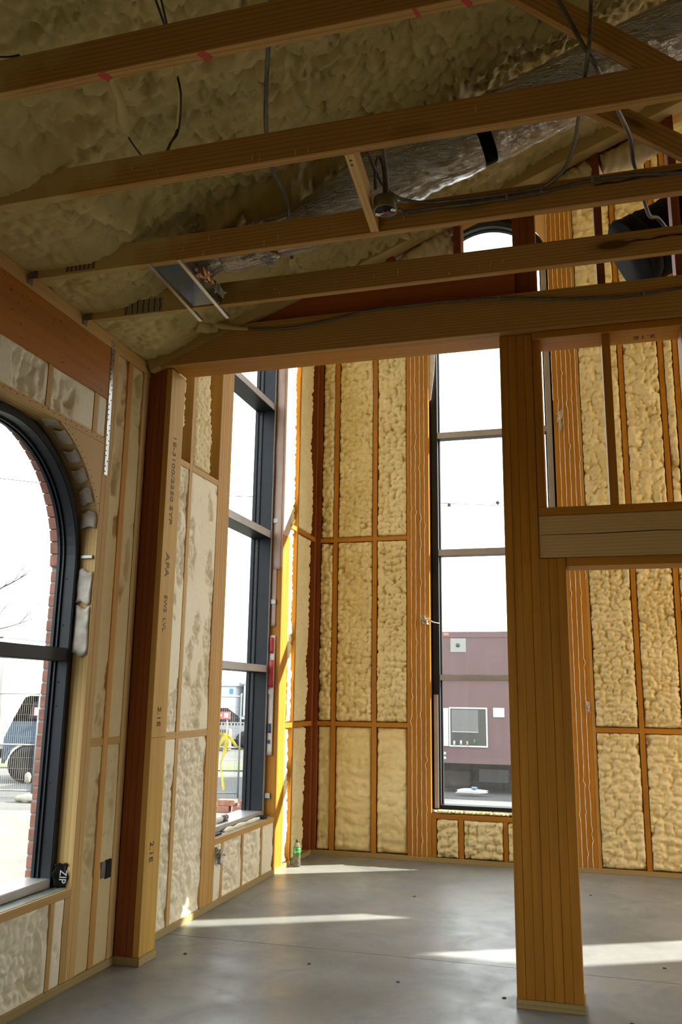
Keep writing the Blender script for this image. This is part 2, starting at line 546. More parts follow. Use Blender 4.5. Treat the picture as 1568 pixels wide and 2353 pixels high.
def foam(plane, u0, u1, v0, v1, parent, seed, style='lump', step=0.012, frac=0.6, m=None, size=0.075):
    nu = max(4, int((u1 - u0) / step)); nv = max(4, int((v1 - v0) / step))
    U, V = np.meshgrid(np.linspace(u0 - 0.002, u1 + 0.002, nu), np.linspace(v0 - 0.002, v1 + 0.002, nv))
    e = np.minimum(np.minimum(U - u0, u1 - U), np.minimum(V - v0, v1 - V))
    L = lumps(U, V, size, seed, 0.8)
    big = fbm(U * 3.0, V * 2.2, seed + 3)
    if style == 'lump':
        L2 = lumps(U, V, size * 0.42, seed + 31)
        h = -0.105 + 0.092 * L + 0.028 * L2 + 0.036 * big
        h -= 0.030 * np.exp(-(np.maximum(e, 0) / 0.012) ** 2)
    elif style == 'smooth':
        h = -0.060 + 0.038 * L + 0.035 * big + 0.010 * np.sin(V * 55 + 5 * vnoise(U * 6, V * 6, seed)) * vnoise(U * 5, V * 3, seed + 8)
        h -= 0.025 * np.exp(-(np.maximum(e, 0) / 0.012) ** 2)
    elif style == 'trim':
        L = np.clip(lumps(U + 0.02 * (fbm(U * 18, V * 18, seed + 21) - 0.5), V + 0.03 * (fbm(U * 14 + 3, V * 14, seed + 22) - 0.5), size, seed, 1.35) + 0.35 * (fbm(U * 11, V * 7, seed + 23) - 0.5), 0, 1)
        pit = fbm(U * 3.4, V * 1.5, seed + 9) + 0.30 * (fbm(U * 14, V * 9, seed + 4) - 0.5)
        cut = sstep(pit, 0.60 - 0.22 * frac, 0.70 - 0.22 * frac) * (0.12 + 0.88 * sstep(e + 0.02 * vnoise(U * 9, V * 9, seed + 2), 0.004, 0.04))
        h = -0.002 - cut * (0.082 - 0.075 * L)
        h += 0.0016 * (vnoise(U * 130, V * 130, seed) - 0.5)
    else:                                   # 'part': sprayed over part of the bay, boards bare beyond a ragged edge
        edge = u0 + (u1 - u0) * (frac + 0.30 * (fbm(V * 2.2, V * 0 + seed, seed) - 0.5)) + 0.05 * (lumps(U * 0 + 0.3, V, 0.11, seed + 2) - 0.5)
        cov = np.sqrt(np.clip((edge - U) / 0.06, 0, 1))
        h = -0.175 * (1 - cov) + cov * (-0.035 + 0.040 * L + 0.035 * (big - 0.5))
        h -= 0.02 * np.exp(-(np.maximum(e, 0) / 0.012) ** 2) * cov
    k_ = 0.006 if style == 'trim' else 0.04
    h[0, :] -= k_; h[-1, :] -= k_; h[:, 0] -= k_; h[:, -1] -= k_
    h = np.maximum(h, -0.176)
    P = np.stack([XL + h, U, V] if plane == 'L' else [U, YB - h, V], -1)
    return obj('foam_infill', grid_mesh(P), m or (FOAM_PALE if style == 'trim' else FOAM), parent)

# ------------------------------------------------------------------ floor slab with its saw-cut joint
YJ = 5.355
prism('floor', [(-3.3, -0.25), (8.52, -0.25), (8.52, 0), (YJ + 0.003, 0), (YJ + 0.002, -0.02), (YJ - 0.002, -0.02), (YJ - 0.003, 0), (-3.3, 0)],
      'x', -2.84, 7.3, CONCRETE, kind='structure', label='grey polished concrete floor slab with one saw-cut joint', cat='floor')

# ------------------------------------------------------------------ left wall
wl = thing('wall_left', 'left timber-framed wall packed with trimmed cream spray foam', 'wall', (XL, 2.0, 0), kind='structure')
def lstud(y0, y1, z0, z1, m=LVL_PALE, name='stud', dep=DEP, x=XL):
    return box(name, x - dep, x, y0, y1, z0, z1, m, wl)
ZT = 7.30                                   # top of the tall rear room
box('bottom_plate', XL - DEP, XL + 0.004, -3.2, 4.69, 0, 0.042, TREATED, wl)
box('bottom_plate', XL - DEP, XL + 0.004, 4.88, YB, 0, 0.042, TREATED, wl)
box('top_plate', XL - DEP, XL + 0.002, -3.2, 4.69, 3.510, 3.549, PALE, wl)
box('top_plate', XL - DEP, XL - 0.002, -3.2, 4.69, 3.551, 3.590, PALE, wl)
box('rim_board', XL - 0.10, XL, 1.5, 4.212, 3.188, 3.509, lambda a: make_lvl('y', (0.42, 0.165, 0.022), 'rim_veneer'), wl)
# around the arched window: jacks, flat header, sill, cripples
for y in (4.214, 4.2585): lstud(y, y + 0.0435, 0.043, 3.509, PALE)
for y in (2.70, 2.745): lstud(y, y + 0.0435, 0.043, 3.187, PALE)
box('flat_header', XL - DEP, XL, 2.79, 4.213, 2.914, 2.953, PALE, wl)
for y in (2.80, 3.20, 3.638, 4.082): lstud(y, y + 0.040, 2.954, 3.187, PALE, 'cripple_stud')
for a, b_, s in ((2.84, 3.20, 5), (3.24, 3.638, 6), (3.678, 4.082, 7), (4.122, 4.213, 8)):
    foam('L', a, b_, 2.954, 3.187, wl, 40 + s, 'trim', 0.009, 0.55)
box('rough_sill', XL - 0.16, XL, 2.79, 4.213, 0.452, 0.494, LVL_PALE, wl)
box('sill_membrane', XL - 0.16, XL - 0.012, 2.79, 4.20, 0.494, 0.4965, MEMBRANE, wl)
for y in (2.79, 3.20, 3.60, 4.044): lstud(y, y + 0.036, 0.043, 0.451, LVL_PALE, 'cripple_stud')
lstud(4.168, 4.212, 0.043, 0.451, LVL_PALE, 'cripple_stud')
for a, b_, s in ((2.83, 3.20, 1), (3.236, 3.60, 2), (3.636, 4.044, 3), (4.08, 4.168, 4)):
    foam('L', a, b_, 0.043, 0.451, wl, 60 + s, 'trim', 0.008, 0.95, size=0.045)
# arched plywood spandrel
AC, AZ, AR = 3.505, 2.20, 0.762             # centre and radius of the plywood cut
arc = [(AC + AR * math.cos(math.radians(t)), AZ + AR * math.sin(math.radians(t))) for t in np.linspace(68.5, 21.5, 26)]
prism('plywood_spandrel', [(arc[0][0], 2.913), (4.213, 2.913), (4.213, arc[-1][1])] + arc[::-1], 'x', XL - 0.014, XL - 0.001, PLY, wl)
arcL = [(2 * AC - y, z) for y, z in arc]
prism('plywood_spandrel', [(arcL[0][0], 2.913), (2.79, 2.913), (2.79, arcL[-1][1])] + arcL[::-1], 'x', XL - 0.014, XL - 0.001, PLY, wl)
arc2 = [(AC + AR * math.cos(math.radians(t)), AZ + AR * math.sin(math.radians(t))) for t in np.linspace(158, 22, 60)]
arc3 = [(AC + (AR + 0.02) * math.cos(math.radians(t)), AZ + (AR + 0.02) * math.sin(math.radians(t))) for t in np.linspace(158, 22, 60)]
ribbon('arch_soffit', arc3, arc2, 'x', XL - 0.17, XL - 0.015, PLY, wl)
# plain run of wall on towards the camera
yy = 2.29
prev = 2.70
while yy > -3.2:
    lstud(yy, yy + 0.040, 0.043, 3.509 if yy < 1.5 else 3.187, PALE)
    foam('L', yy + 0.040, prev, 0.043, 3.508 if yy < 1.5 else 3.187, wl, 700 + int(yy * 10), 'trim', 0.025, 0.4)
    prev = yy; yy -= 0.41
rnd = random.Random(77)
for k in range(15):
    t = math.radians(66 - k * 3.0); r_ = AR + 0.018
    lathe('nail_head', [(0.0035, 0), (0.0028, 0.0015)], NAIL, wl, Matrix.Translation((XL - 0.001, AC + r_ * math.cos(t), AZ + r_ * math.sin(t))) @ Matrix.Rotation(math.pi / 2, 4, 'Y'), 7)
for k in range(26):
    lathe('nail_head', [(0.0035, 0), (0.0028, 0.0015)], NAIL, wl, Matrix.Translation((XL, rnd.uniform(3.2, 4.2), rnd.uniform(3.2, 3.5))) @ Matrix.Rotation(math.pi / 2, 4, 'Y'), 7)
for k in range(18):
    lathe('nail_head', [(0.0035, 0), (0.0028, 0.0015)], NAIL, wl, Matrix.Translation((XL, 3.3 + k * 0.052, 2.935 + 0.008 * (k % 2))) @ Matrix.Rotation(math.pi / 2, 4, 'Y'), 7)
# between the window and the column
for a, b_, s in ((4.302, 4.430, 1), (4.486, 4.622, 2)):
    foam('L', a, b_, 0.043, 1.205, wl, 80 + s, 'trim', 0.009, 0.22, m=FOAM_TAN)
    foam('L', a, b_, 1.247, 3.508, wl, 90 + s, 'trim', 0.009, 0.26, m=FOAM_TAN)
    box('blocking', XL - 0.10, XL - 0.001, a, b_, 1.206, 1.246, LVL_PALE, wl)
lstud(4.431, 4.485, 0.043, 3.509, lambda a: make_lvl('z', (0.60, 0.33, 0.10), 'tan_veneer'))
lstud(4.623, 4.689, 0.043, 3.509, PALE)
# tall rear room part
lstud(5.335, 5.381, 0.043, ZT)
for k in range(5): lstud(5.830 + k * PLY_T, 5.830 + (k + 1) * PLY_T - 0.0008, 0.043, ZT, LVL if k < 0 else (lambda a: make_lvl('z', (0.52, 0.30, 0.085), 'jack_veneer')), 'jack_stud')
for k in range(5): lstud(7.288 + k * PLY_T, 7.288 + (k + 1) * PLY_T - 0.0008, 0.043, ZT, LVL, 'jack_stud')
lstud(7.700, 7.745, 0.043, ZT, LVL)
box('corner_board', XL - DEP, XL + 0.001, 8.285, 8.33, 0.043, ZT, LVL_RED, wl)
for a, b_ in ((4.885, 5.334), (5.382, 5.829), (7.512, 7.699), (7.746, 8.284)):
    for z in (1.203, 3.050):
        pal = LVL_PALE if a < 6 else LVL
        box('blocking', XL - DEP, XL - 0.001, a, b_, z, z + 0.045, pal, wl)
for i, (a, b_, f1, f2) in enumerate(((4.885, 5.334, 0.80, 0.62), (5.382, 5.829, 0.66, 0.80))):
    foam('L', a, b_, 0.043, 1.202, wl, 101 + i, 'trim', 0.008, 0.80, size=0.055)
    foam('L', a, b_, 1.249, 3.049, wl, 111 + i, 'trim', 0.008, 0.36, size=0.05)
    foam('L', a, b_, 3.096, 5.30, wl, 121 + i, 'part', 0.008, f1, size=0.05, m=FOAM)
    foam('L', a, b_, 5.30, ZT, wl, 131 + i, 'lump', 0.04)
for i, (a, b_, f1) in enumerate(((7.512, 7.699, 0.72), (7.746, 8.284, 0.78))):
    foam('L', a, b_, 0.043, 1.202, wl, 141 + i, 'part', 0.010, f1, size=0.06)
    foam('L', a, b_, 1.249, 3.049, wl, 151 + i, 'part', 0.010, f1, size=0.06)
    foam('L', a, b_, 3.096, 5.6, wl, 161 + i, 'part', 0.010, f1, size=0.06)
    foam('L', a, b_, 5.6, ZT, wl, 171 + i, 'lump', 0.04)
# under and around the tall side window
box('rough_sill', XL - DEP, XL, 6.054, 7.287, 0.425, 0.468, lambda a: make_lvl('y', (0.52, 0.30, 0.085), 'jack_veneer'), wl)
box('sill_membrane', XL - DEP, XL - 0.02, 6.06, 7.28, 0.468, 0.4705, MEMBRANE, wl)
for y in (6.175, 6.570, 6.985): lstud(y, y + 0.036, 0.043, 0.424, LVL_PALE, 'cripple_stud')
for i, (a, b_) in enumerate(((6.054, 6.175), (6.211, 6.570), (6.606, 6.985), (7.021, 7.287))):
    foam('L', a, b_, 0.043, 0.424, wl, 181 + i, 'trim', 0.008, 0.85, size=0.05)
# sheathing and masonry skin outside (openings left for the two windows)
for nm, x0, x1, m in (('sheathing', -2.848, -2.835, SHEATH), ('veneer_backing', -2.958, -2.872, MORTAR)):
    mm = m('y') if callable(m) else m
    o1, o2 = (4.215, 2.79) if nm == 'sheathing' else (4.256, 2.750)
    box(nm, x0, x1, -3.3, o2, -0.45, 3.75, mm, wl, 0)
    box(nm, x0, x1, o2, o1, -0.45, 0.44, mm, wl, 0)
    box(nm, x0, x1, o2, o1, 3.0, 3.75, mm, wl, 0)
    box(nm, x0, x1, o1, 6.05, -0.45, 3.75, mm, wl, 0)
    box(nm, x0, x1, 4.9, 6.05, 3.75, ZT + 0.1, mm, wl, 0)
    box(nm, x0, x1, 6.05, 7.30, -0.45, 0.42, mm, wl, 0)
    box(nm, x0, x1, 6.05, 7.30, 6.5, ZT + 0.1, mm, wl, 0)
    box(nm, x0, x1, 7.30, 8.52, -0.45, ZT + 0.1, mm, wl, 0)
    rr = 0.74
    a4 = [(AC + rr * math.cos(math.radians(t)), AZ + rr * math.sin(math.radians(t))) for t in np.linspace(90, 0, 24)]
    prism(nm, [(AC, 3.02), (o1, 3.02), (o1, AZ)] + a4[::-1], 'x', x0, x1, mm, wl)
    a4 = [(2 * AC - y, z) for y, z in a4]
    prism(nm, [(AC, 3.02), (o2, 3.02), (o2, AZ)] + a4[::-1], 'x', x0, x1, mm, wl)
# bricks of the window reveals, course by course
BC = 0.0705
for k in range(38):
    z = -0.42 + k * BC
    if z > 2.17: break
    d = 0.0015 * math.sin(k * 2.7)
    box('brick', -2.962 + d * 0.5, -2.868, 4.252 + d, 4.45, z, z + BC - 0.011, BRICK, wl, 0.003)
for k in range(86):
    z = -0.42 + k * BC
    if z > 5.7: break
    d = 0.006 * math.sin(k * 2.1)
    box('brick', -2.962, -2.868, 7.303 + d, 7.50, z, z + BC - 0.011, BRICK_PALE, wl, 0.003)
for k in range(32):
    t = math.radians(3 + k * 174 / 31)
    c = Vector((-2.915, AC + 0.782 * math.cos(t), AZ + 0.782 * math.sin(t)))
    box('brick', c.x - 0.047, c.x + 0.047, c.y - 0.055, c.y + 0.055, c.z - 0.033, c.z + 0.033, BRICK, wl, 0.003, rot=(t, 0, 0))

# ------------------------------------------------------------------ back wall
wb = thing('wall_back', 'tall back wall of orange laminated studs filled with lumpy spray foam', 'wall', (0, YB, 0), kind='structure')
def bstud(x0, x1, z0, z1, m=LVL, name='stud'):
    return box(name, x0, x1, YB, YB + DEP, z0, z1, m, wb)
box('bottom_plate', XL, 7.0, YB - 0.004, YB + DEP, 0, 0.042, TREATED, wb)
bstud(-2.649, -2.602, 0.043, ZT, LVL_RED)
xs = [(-2.602, -2.463)]
singles = [-2.463, -2.047, 0.427, 0.800, 0.935, 1.34, 1.75, 2.12, 4.05]
for x in singles: bstud(x, x + 0.044, 0.043, ZT)
for k in range(5):
    bstud(-1.693 + k * 0.0457, -1.693 + (k + 1) * 0.0457 - 0.0008, 0.043, ZT, LVL, 'jack_stud')
    bstud(-0.208 + k * 0.0457, -0.208 + (k + 1) * 0.0457 - 0.0008, 0.043, ZT, LVL, 'jack_stud')
bstud(0.021, 0.050, 0.043, ZT, SHEATH, 'filler_board')
for x in (2.22, 3.60, 4.31): bstud(x, x + 0.09, 0.043, ZT, LVL, 'jack_stud')
bays = [(-2.602, -2.463), (-2.419, -2.047), (-2.003, -1.693), (0.050, 0.427), (0.471, 0.800), (0.844, 0.935), (0.979, 1.34), (1.384, 1.75), (1.794, 2.12), (3.69, 4.05)]
for i, (a, b_) in enumerate(bays):
    vis = b_ < 1.4
    for z in (1.203, 3.045):
        box('blocking', a, b_, YB + 0.001, YB + DEP, z, z + 0.045, LVL, wb)
    st = 0.0115 if vis else 0.05
    left = b_ < -1
    foam('B', a, b_, 0.043, 1.202, wb, 200 + i, 'smooth' if left else 'lump', st, size=0.085)
    foam('B', a, b_, 1.249, 3.044, wb, 220 + i, 'lump', st, size=0.06 if left else 0.06)
    foam('B', a, b_, 3.091, 5.2, wb, 240 + i, 'lump', st, size=0.062 if left else 0.095)
    foam('B', a, b_, 5.2, ZT, wb, 260 + i, 'lump', st * 1.5, size=0.10)
# under the tall window
box('rough_sill', -1.463, -0.210, YB, YB + 0.15, 0.386, 0.428, LVL, wb)
for a, b_ in ((-1.463, -1.420), (-1.212, -1.166), (-0.800, -0.762), (-0.252, -0.210)):
    bstud(a, b_, 0.043, 0.385, LVL, 'cripple_stud')
for i, (a, b_) in enumerate(((-1.420, -1.212), (-1.166, -0.800), (-0.762, -0.252))):
    foam('B', a, b_, 0.043, 0.385, wb, 280 + i, 'lump', 0.009, size=0.08)
foam('B', -1.42, -0.25, 0.428, 0.462, wb, 290, 'lump', 0.009, size=0.03)
# plywood spandrels round the arch head
WC, WZ, WR = -0.836, 5.895, 0.640
for s in (-1, 1):
    a5 = [(WC + s * WR * math.cos(math.radians(t)), WZ + WR * math.sin(math.radians(t))) for t in np.linspace(90, 14, 26)]
    xe = -1.463 if s < 0 else -0.210
    prism('plywood_spandrel', [(WC, 6.62), (xe, 6.62), (xe, a5[-1][1])] + a5[::-1], 'y', YB + 0.002, YB + 0.016, PLY, wb)
box('head_board', -1.463, -0.210, YB, YB + DEP, 6.62, 6.665, LVL, wb)
for i, (a, b_) in enumerate(((-1.463, -1.05), (-1.05, -0.6), (-0.6, -0.21))):
    foam('B', a, b_, 6.665, ZT, wb, 295 + i, 'lump', 0.03)
# outer skin, deep masonry piers beside the openings
wins = [(-1.463, -0.210, 0.40, 6.5), (2.31, 3.60, 2.30, 3.58), (4.40, 6.15, 0.0, 3.70)]
def skin(nm, y0, y1, m, mg):
    cuts = sorted(wins); x = -2.96
    for (a, b_, z0, z1) in cuts:
        a -= mg; b_ += mg
        ya = min(y1, 8.62) if a < 0 else y1          # thinner piers either side of the tall window in view
        if x > -0.5 and x < 0.5:
            box(nm, x, 0.9, y0, min(y1, 8.62), -0.45, ZT + 0.1, m, wb, 0); x = 0.9
        box(nm, x, a, y0, ya, -0.45, ZT + 0.1, m, wb, 0)
        if z0 > 0: box(nm, a, b_, y0, ya, -0.45, z0, m, wb, 0)
        box(nm, a, b_, y0, ya, z1, ZT + 0.1, m, wb, 0)
        x = b_
    box(nm, x, 7.3, y0, y1, -0.45, ZT + 0.1, m, wb, 0)
skin('sheathing', YB + DEP, YB + DEP + 0.013, SHEATH('z'), 0.0)
skin('masonry_pier', YB + DEP + 0.03, 8.84, MORTAR, 0.012)
box('door_head', 4.40, 6.15, YB, YB + DEP, 3.70, 3.9, LVL, wb)
foam('B', 4.40, 7.0, 3.9, ZT, wb, 299, 'lump', 0.05)
foam('B', 6.15, 7.0, 0.04, 3.9, wb, 298, 'lump', 0.05)
foam('B', 2.31, 3.60, 3.58, ZT, wb, 297, 'lump', 0.05)
foam('B', 2.31, 3.60, 0.04, 2.30, wb, 296, 'lump', 0.05)
# sealant beads squeezed from the joints between the jack studs
def bead(x, z0, z1, seed, amp=0.004, r=0.0036):
    rnd = random.Random(seed); pts = []; z = z0; dx = 0.0
    while z < z1:
        w = 0.0
        if rnd.random() < 0.05: w = rnd.choice((-1, 1)) * rnd.uniform(0.006, 0.013)
        pts.append((x + w + rnd.uniform(-amp, amp) * 0.5, YB - 0.002 - rnd.random() * 0.002, z)); z += rnd.uniform(0.03, 0.055)
    rr = [r * rnd.uniform(0.7, 1.25) for _ in pts]
    tube('sealant_bead', pts, rr, SEALANT, wb, 5)
for k in range(1, 5):
    bead(-1.693 + k * 0.0457, 0.03, ZT - 0.3, 300 + k)
    bead(-0.208 + k * 0.0457, 0.03, ZT - 0.3, 320 + k)
bead(0.020, 2.6, ZT - 0.3, 330); bead(-0.208, 4.4, ZT - 0.3, 331)

# ------------------------------------------------------------------ walls behind and beside the camera, lower side room
wr = thing('wall_right', 'far right wall beyond the view, with window bays added to let light in', 'wall', (7.0, 2, 0), kind='structure')  # unseen wall; its open bays are invented and sized to light the rooms
box('infill', 7.0, 7.2, -3.3, 0.2, 0, 3.7, SHEATH, wr, 0)
box('infill', 7.0, 7.2, 0.2, 4.9, 1.7, 3.7, SHEATH, wr, 0)
box('infill', 7.0, 7.2, 0.2, 4.9, 0, 0.4, SHEATH, wr, 0)
box('pier', 7.0, 7.2, 4.4, 4.9, 0.4, 1.7, SHEATH, wr, 0)
box('pier', 7.0, 7.2, 0.2, 1.8, 0.4, 1.7, SHEATH, wr, 0)
box('pier', 7.0, 7.2, 8.0, 8.45, 0, ZT, FOAM, wr, 0)
box('knee_wall', 7.0, 7.2, 4.9, 8.0, 0, 0.30, FOAM, wr, 0)
box('lintel', 7.0, 7.2, 4.9, 8.33, 6.9, ZT, FOAM, wr, 0)
wp = thing('wall_partition', 'unseen partition right of the view, added to block light from the tall room', 'wall', (4.0, 4.8, 0), kind='structure')  # unseen, added to keep light of the tall room out of the near room
box('infill', 1.25, 7.0, 4.72, 4.87, 0, 2.19, SHEATH, wp, 0)
box('infill', 3.02, 7.0, 4.72, 4.87, 2.19, 3.50, SHEATH, wp, 0)
wq = thing('wall_rear', 'rear wall behind the camera with a doorway added for light', 'wall', (2, -3.2, 0), kind='structure')  # unseen wall; its doorway is invented and sized to tune the near-room light
for x0, x1 in ((-2.85, 1.0), (2.0, 7.2)):
    box('infill', x0, x1, -3.35, -3.2, 0, 5.8, SHEATH, wq, 0)
box('lintel', 1.0, 2.0, -3.35, -3.2, 2.4, 5.8, SHEATH, wq, 0)

# ------------------------------------------------------------------ sloped roof with sprayed foam, and the flat ceiling of the tall room
RS = 0.405
CH = [2.185, 2.79, 3.41, 3.915]             # near faces of the truss chords
rc = thing('ceiling', 'sloping roof underside covered in lumpy sprayed foam', 'ceiling', (0, 3, 3.6), kind='structure')
def roof_z(X): return 3.675 + RS * (X + 2.65)
def roof(x0, x1, y0, y1, step, seed):
    nx = int((x1 - x0) / step); ny = int((y1 - y0) / step)
    X, Y = np.meshgrid(np.linspace(x0, x1, nx), np.linspace(y0, y1, ny))
    sl = X * math.hypot(1, RS)
    h = 0.095 * lumps(sl, Y, 0.075, seed) + 0.068 * lumps(sl, Y, 0.036, seed + 3) + 0.13 * (fbm(sl * 1.6, Y * 1.6, seed + 5) - 0.5)
    rough = sstep(fbm(sl * 0.9 + 4, Y * 0.9, seed + 7), 0.35, 0.65)
    h *= 0.7 + 0.55 * rough
    # fat ropes of foam where a web or strap was sprayed over
    for (ax_, ay, bx, by, r) in ((-2.12, 3.0, -2.02, 3.30, 0.045), (-1.5, 3.72, -0.9, 3.86, 0.09), (-1.75, 3.66, -1.35, 3.70, 0.07)):
        tt = np.clip(((X - ax_) * (bx - ax_) + (Y - ay) * (by - ay)) / ((bx - ax_) ** 2 + (by - ay) ** 2), 0, 1)
        dd = np.hypot(X - ax_ - tt * (bx - ax_), Y - ay - tt * (by - ay))
        h += 0.10 * np.sqrt(np.clip(1 - (dd / r) ** 2, 0, 1))
    for yc in CH:                           # foam wraps the heel of each chord
        h += 0.13 * np.exp(-((Y - yc - 0.02) / 0.075) ** 2) * sstep(-X, 1.75, 2.45)
    Zr = roof_z(X) - h
    Zr = np.where(Zr < 3.66, 3.66 + (Zr - 3.66) * 0.45, Zr)
    P = np.stack([X, Y, np.maximum(Zr, 3.591)], -1)
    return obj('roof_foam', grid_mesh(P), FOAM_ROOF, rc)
roof(-2.70, 1.60, 1.30, 4.66, 0.0135, 400)
roof(-2.70, 1.60, -3.3, 1.32, 0.06, 410)
def slab(nm, x0, x1, y0, y1, z0, z1, m, par):   # sloped board
    beam(nm, (x0, (y0 + y1) / 2, z0), (x1, (y0 + y1) / 2, z1), y1 - y0, 0.03, m, par)
slab('roof_deck', -2.9, 2.2, -3.3, 4.86, roof_z(-2.9) + 0.2, roof_z(2.2) + 0.2, SHEATH, rc)
slab('roof_deck', 2.15, 7.3, -3.3, 4.86, roof_z(2.2) + 0.2, roof_z(2.2) + 0.2 - RS * 5.1, SHEATH, rc)
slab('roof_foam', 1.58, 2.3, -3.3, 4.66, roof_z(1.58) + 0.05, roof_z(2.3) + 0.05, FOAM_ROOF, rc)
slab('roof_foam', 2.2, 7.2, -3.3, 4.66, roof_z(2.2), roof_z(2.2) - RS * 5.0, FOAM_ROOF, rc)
box('ceiling_rear', -2.9, 7.3, 4.72, 8.86, ZT, ZT + 0.12, FOAM, None, 0, kind='structure', label='flat foamed ceiling of the tall rear room', cat='ceiling')
# gable closing panel above the sloping plate
def gz(X): return 3.567 + 0.405 * (X + 2.518)
prism('wall_gable', [(-2.85, gz(-2.85) + 0.10), (2.2, gz(2.2) + 0.10), (7.2, gz(2.2) + 0.10 - 0.405 * 5.0), (7.2, ZT), (-2.85, ZT)], 'y', 4.735, 4.86, FOAM,
      kind='structure', label='closed gable panel over the sloping plate', cat='wall')
# ------------------------------------------------------------------ windows
def arch_path(u0, u1, z0, zs, off, n=40, arch=True):
    """U-shaped outline with a round head, inset by off"""
    c = (u0 + u1) / 2; r = (u1 - u0) / 2 - off
    p = [(u0 + off, z0)]
    p += [(c - r * math.cos(t), zs + r * math.sin(t)) for t in np.linspace(0, math.pi, n)]
    p.append((u1 - off, z0))
    return p

def put(axis, face, depth, u0, u1, z0, z1, d0, d1, name, m, parent, bev=0.0015):
    """box set d0..d1 behind the frame face of a window in the left ('x') or back ('y') wall"""
    if axis == 'x': return box(name, face - d1, face - d0, u0, u1, z0, z1, m, parent, bev)
    return box(name, u0, u1, face + d0, face + d1, z0, z1, m, parent, bev)

def window(name, label, axis, face, u0, u1, z0, zs, bars, cap, glass, depth=0.115, wd=0.045, sill_m=None, front=None):
    loc = (face, (u0 + u1) / 2, z0) if axis == 'x' else ((u0 + u1) / 2, face, z0)
    w = thing(name, label, 'window', loc, kind='structure')
    sgn = -1 if axis == 'x' else 1
    def rib(nm, o1, o2, d0, d1, m):
        return ribbon(nm, arch_path(u0, u1, z0, zs, o1), arch_path(u0, u1, z0, zs, o2), axis, face + sgn * d0, face + sgn * d1, m, w)
    rib('frame', 0.0, wd, 0.004, depth, BLACK_METAL)
    rib('glazing_stop', 0.003, wd + 0.012, depth * 0.62, depth * 0.70, BLACK_METAL)
    rib('glazing_stop', 0.003, wd + 0.014, depth * 0.84, depth, BLACK_METAL)
    rib('light_gap_filler', -0.046 if name == 'window_1' else -0.055, 0.001, 0.035, depth * 0.8, BLACK_PLASTIC)  # black ring added to stop sky light leaking round the frame
    rib('frame_face', 0.0015, wd - 0.004, 0.0, 0.004, front or cap)
    put(axis, face, depth, u0 + wd, u1 - wd, z0, z0 + 0.045, 0.004, depth + 0.03, 'sill', BLACK_METAL if sill_m is None else sill_m, w)
    if sill_m is not None: put(axis, face, depth, u0 + wd, u1 - wd, z0 + 0.002, z0 + 0.043, 0.0, 0.0038, 'sill_face', sill_m, w)
    for (a, b_) in bars:
        o = put(axis, face, depth, u0 + wd, u1 - wd, a, b_, 0.004, depth - 0.01, 'mullion', BLACK_METAL, w)
        put(axis, face, depth, u0 + wd, u1 - wd, a + 0.002, b_ - 0.002, 0.0, 0.0038, 'mullion_face', cap, o)
    # panes between the bars, the top one round-headed
    cuts = [z0 + 0.045]
    for (a, b_) in bars: cuts += [a, b_]
    g0 = depth * 0.72
    for i in range(0, len(cuts) - 1, 2):
        put(axis, face, depth, u0 + wd + 0.001, u1 - wd - 0.001, cuts[i], cuts[i + 1], g0, g0 + 0.006, 'glass_pane', glass, w, 0)
    prism('glass_pane', [(u0 + wd + 0.001, cuts[-1])] + arch_path(u0, u1, cuts[-1], zs, wd + 0.001)[1:-1] + [(u1 - wd - 0.001, cuts[-1])], axis, face + sgn * g0, face + sgn * (g0 + 0.006), glass, w)
    return w

w1 = window('window_1', 'near left window with a round black-framed head', 'x', -2.747, 2.790, 4.213, 0.497, 2.20,
            [(1.662, 1.734)], BLACK_METAL, GLASS, 0.112, 0.045, GREY_METAL, BLACK_METAL)
# fixing holes along the far jamb, head joint lines
for z in (0.72, 1.02, 1.42, 1.55, 1.86, 2.12):
    lathe('fixing_hole', [(0.005, 0), (0.005, 0.001)], NAIL, w1, Matrix.Translation((-2.795, 4.168, z)) @ Matrix.Rotation(math.pi / 2, 4, 'X'), 10)
w2 = window('window_2', 'tall dark window in the left wall beyond the column, with pale grey mullion faces', 'x', -2.742, 6.056, 7.280, 0.472, 5.90,
            [(1.690, 1.755), (2.900, 2.972), (4.130, 4.196)], GREY_METAL, GLASS, 0.190, 0.040, GREY_METAL)
w3 = window('window_3', 'tall round-headed window in the back wall behind the laminated post', 'y', 8.402, -1.446, -0.226, 0.455, 5.895,
            [(1.655, 1.712), (2.880, 2.948), (4.105, 4.172)], GREY_METAL, GLASS_DUSTY, 0.115, 0.060, None, BLACK_METAL)
box('protective_strip', -1.4445, -1.402, 8.392, 8.3985, 0.47, 1.52, GREY_METAL, w3)
box('protective_strip', -0.284, -0.228, 8.392, 8.3985, 0.47, 6.0, GREY_METAL, w3)
for z in (0.62, 1.50, 2.30, 3.05):
    box('fixing_clip', -2.738, -2.69, 7.268, 7.286, z, z + 0.045, GALV_DULL, w2)
w4 = thing('window_4', 'high square window further along the back wall', 'window', (2.95, 8.4, 2.30), kind='structure')
for x0, x1, z0, z1 in ((2.31, 2.345, 2.30, 3.58), (3.565, 3.60, 2.30, 3.58), (2.345, 3.565, 2.30, 2.335), (2.345, 3.565, 3.545, 3.58)):
    box('frame', x0, x1, 8.40, 8.50, z0, z1, BLACK_METAL, w4)
box('glass_pane', 2.345, 3.565, 8.47, 8.476, 2.335, 3.545, GLASS, w4, 0)
box('fixing_clip', -2.742, -2.665, 4.200, 4.211, 2.238, 2.258, GALV_DULL, w1)

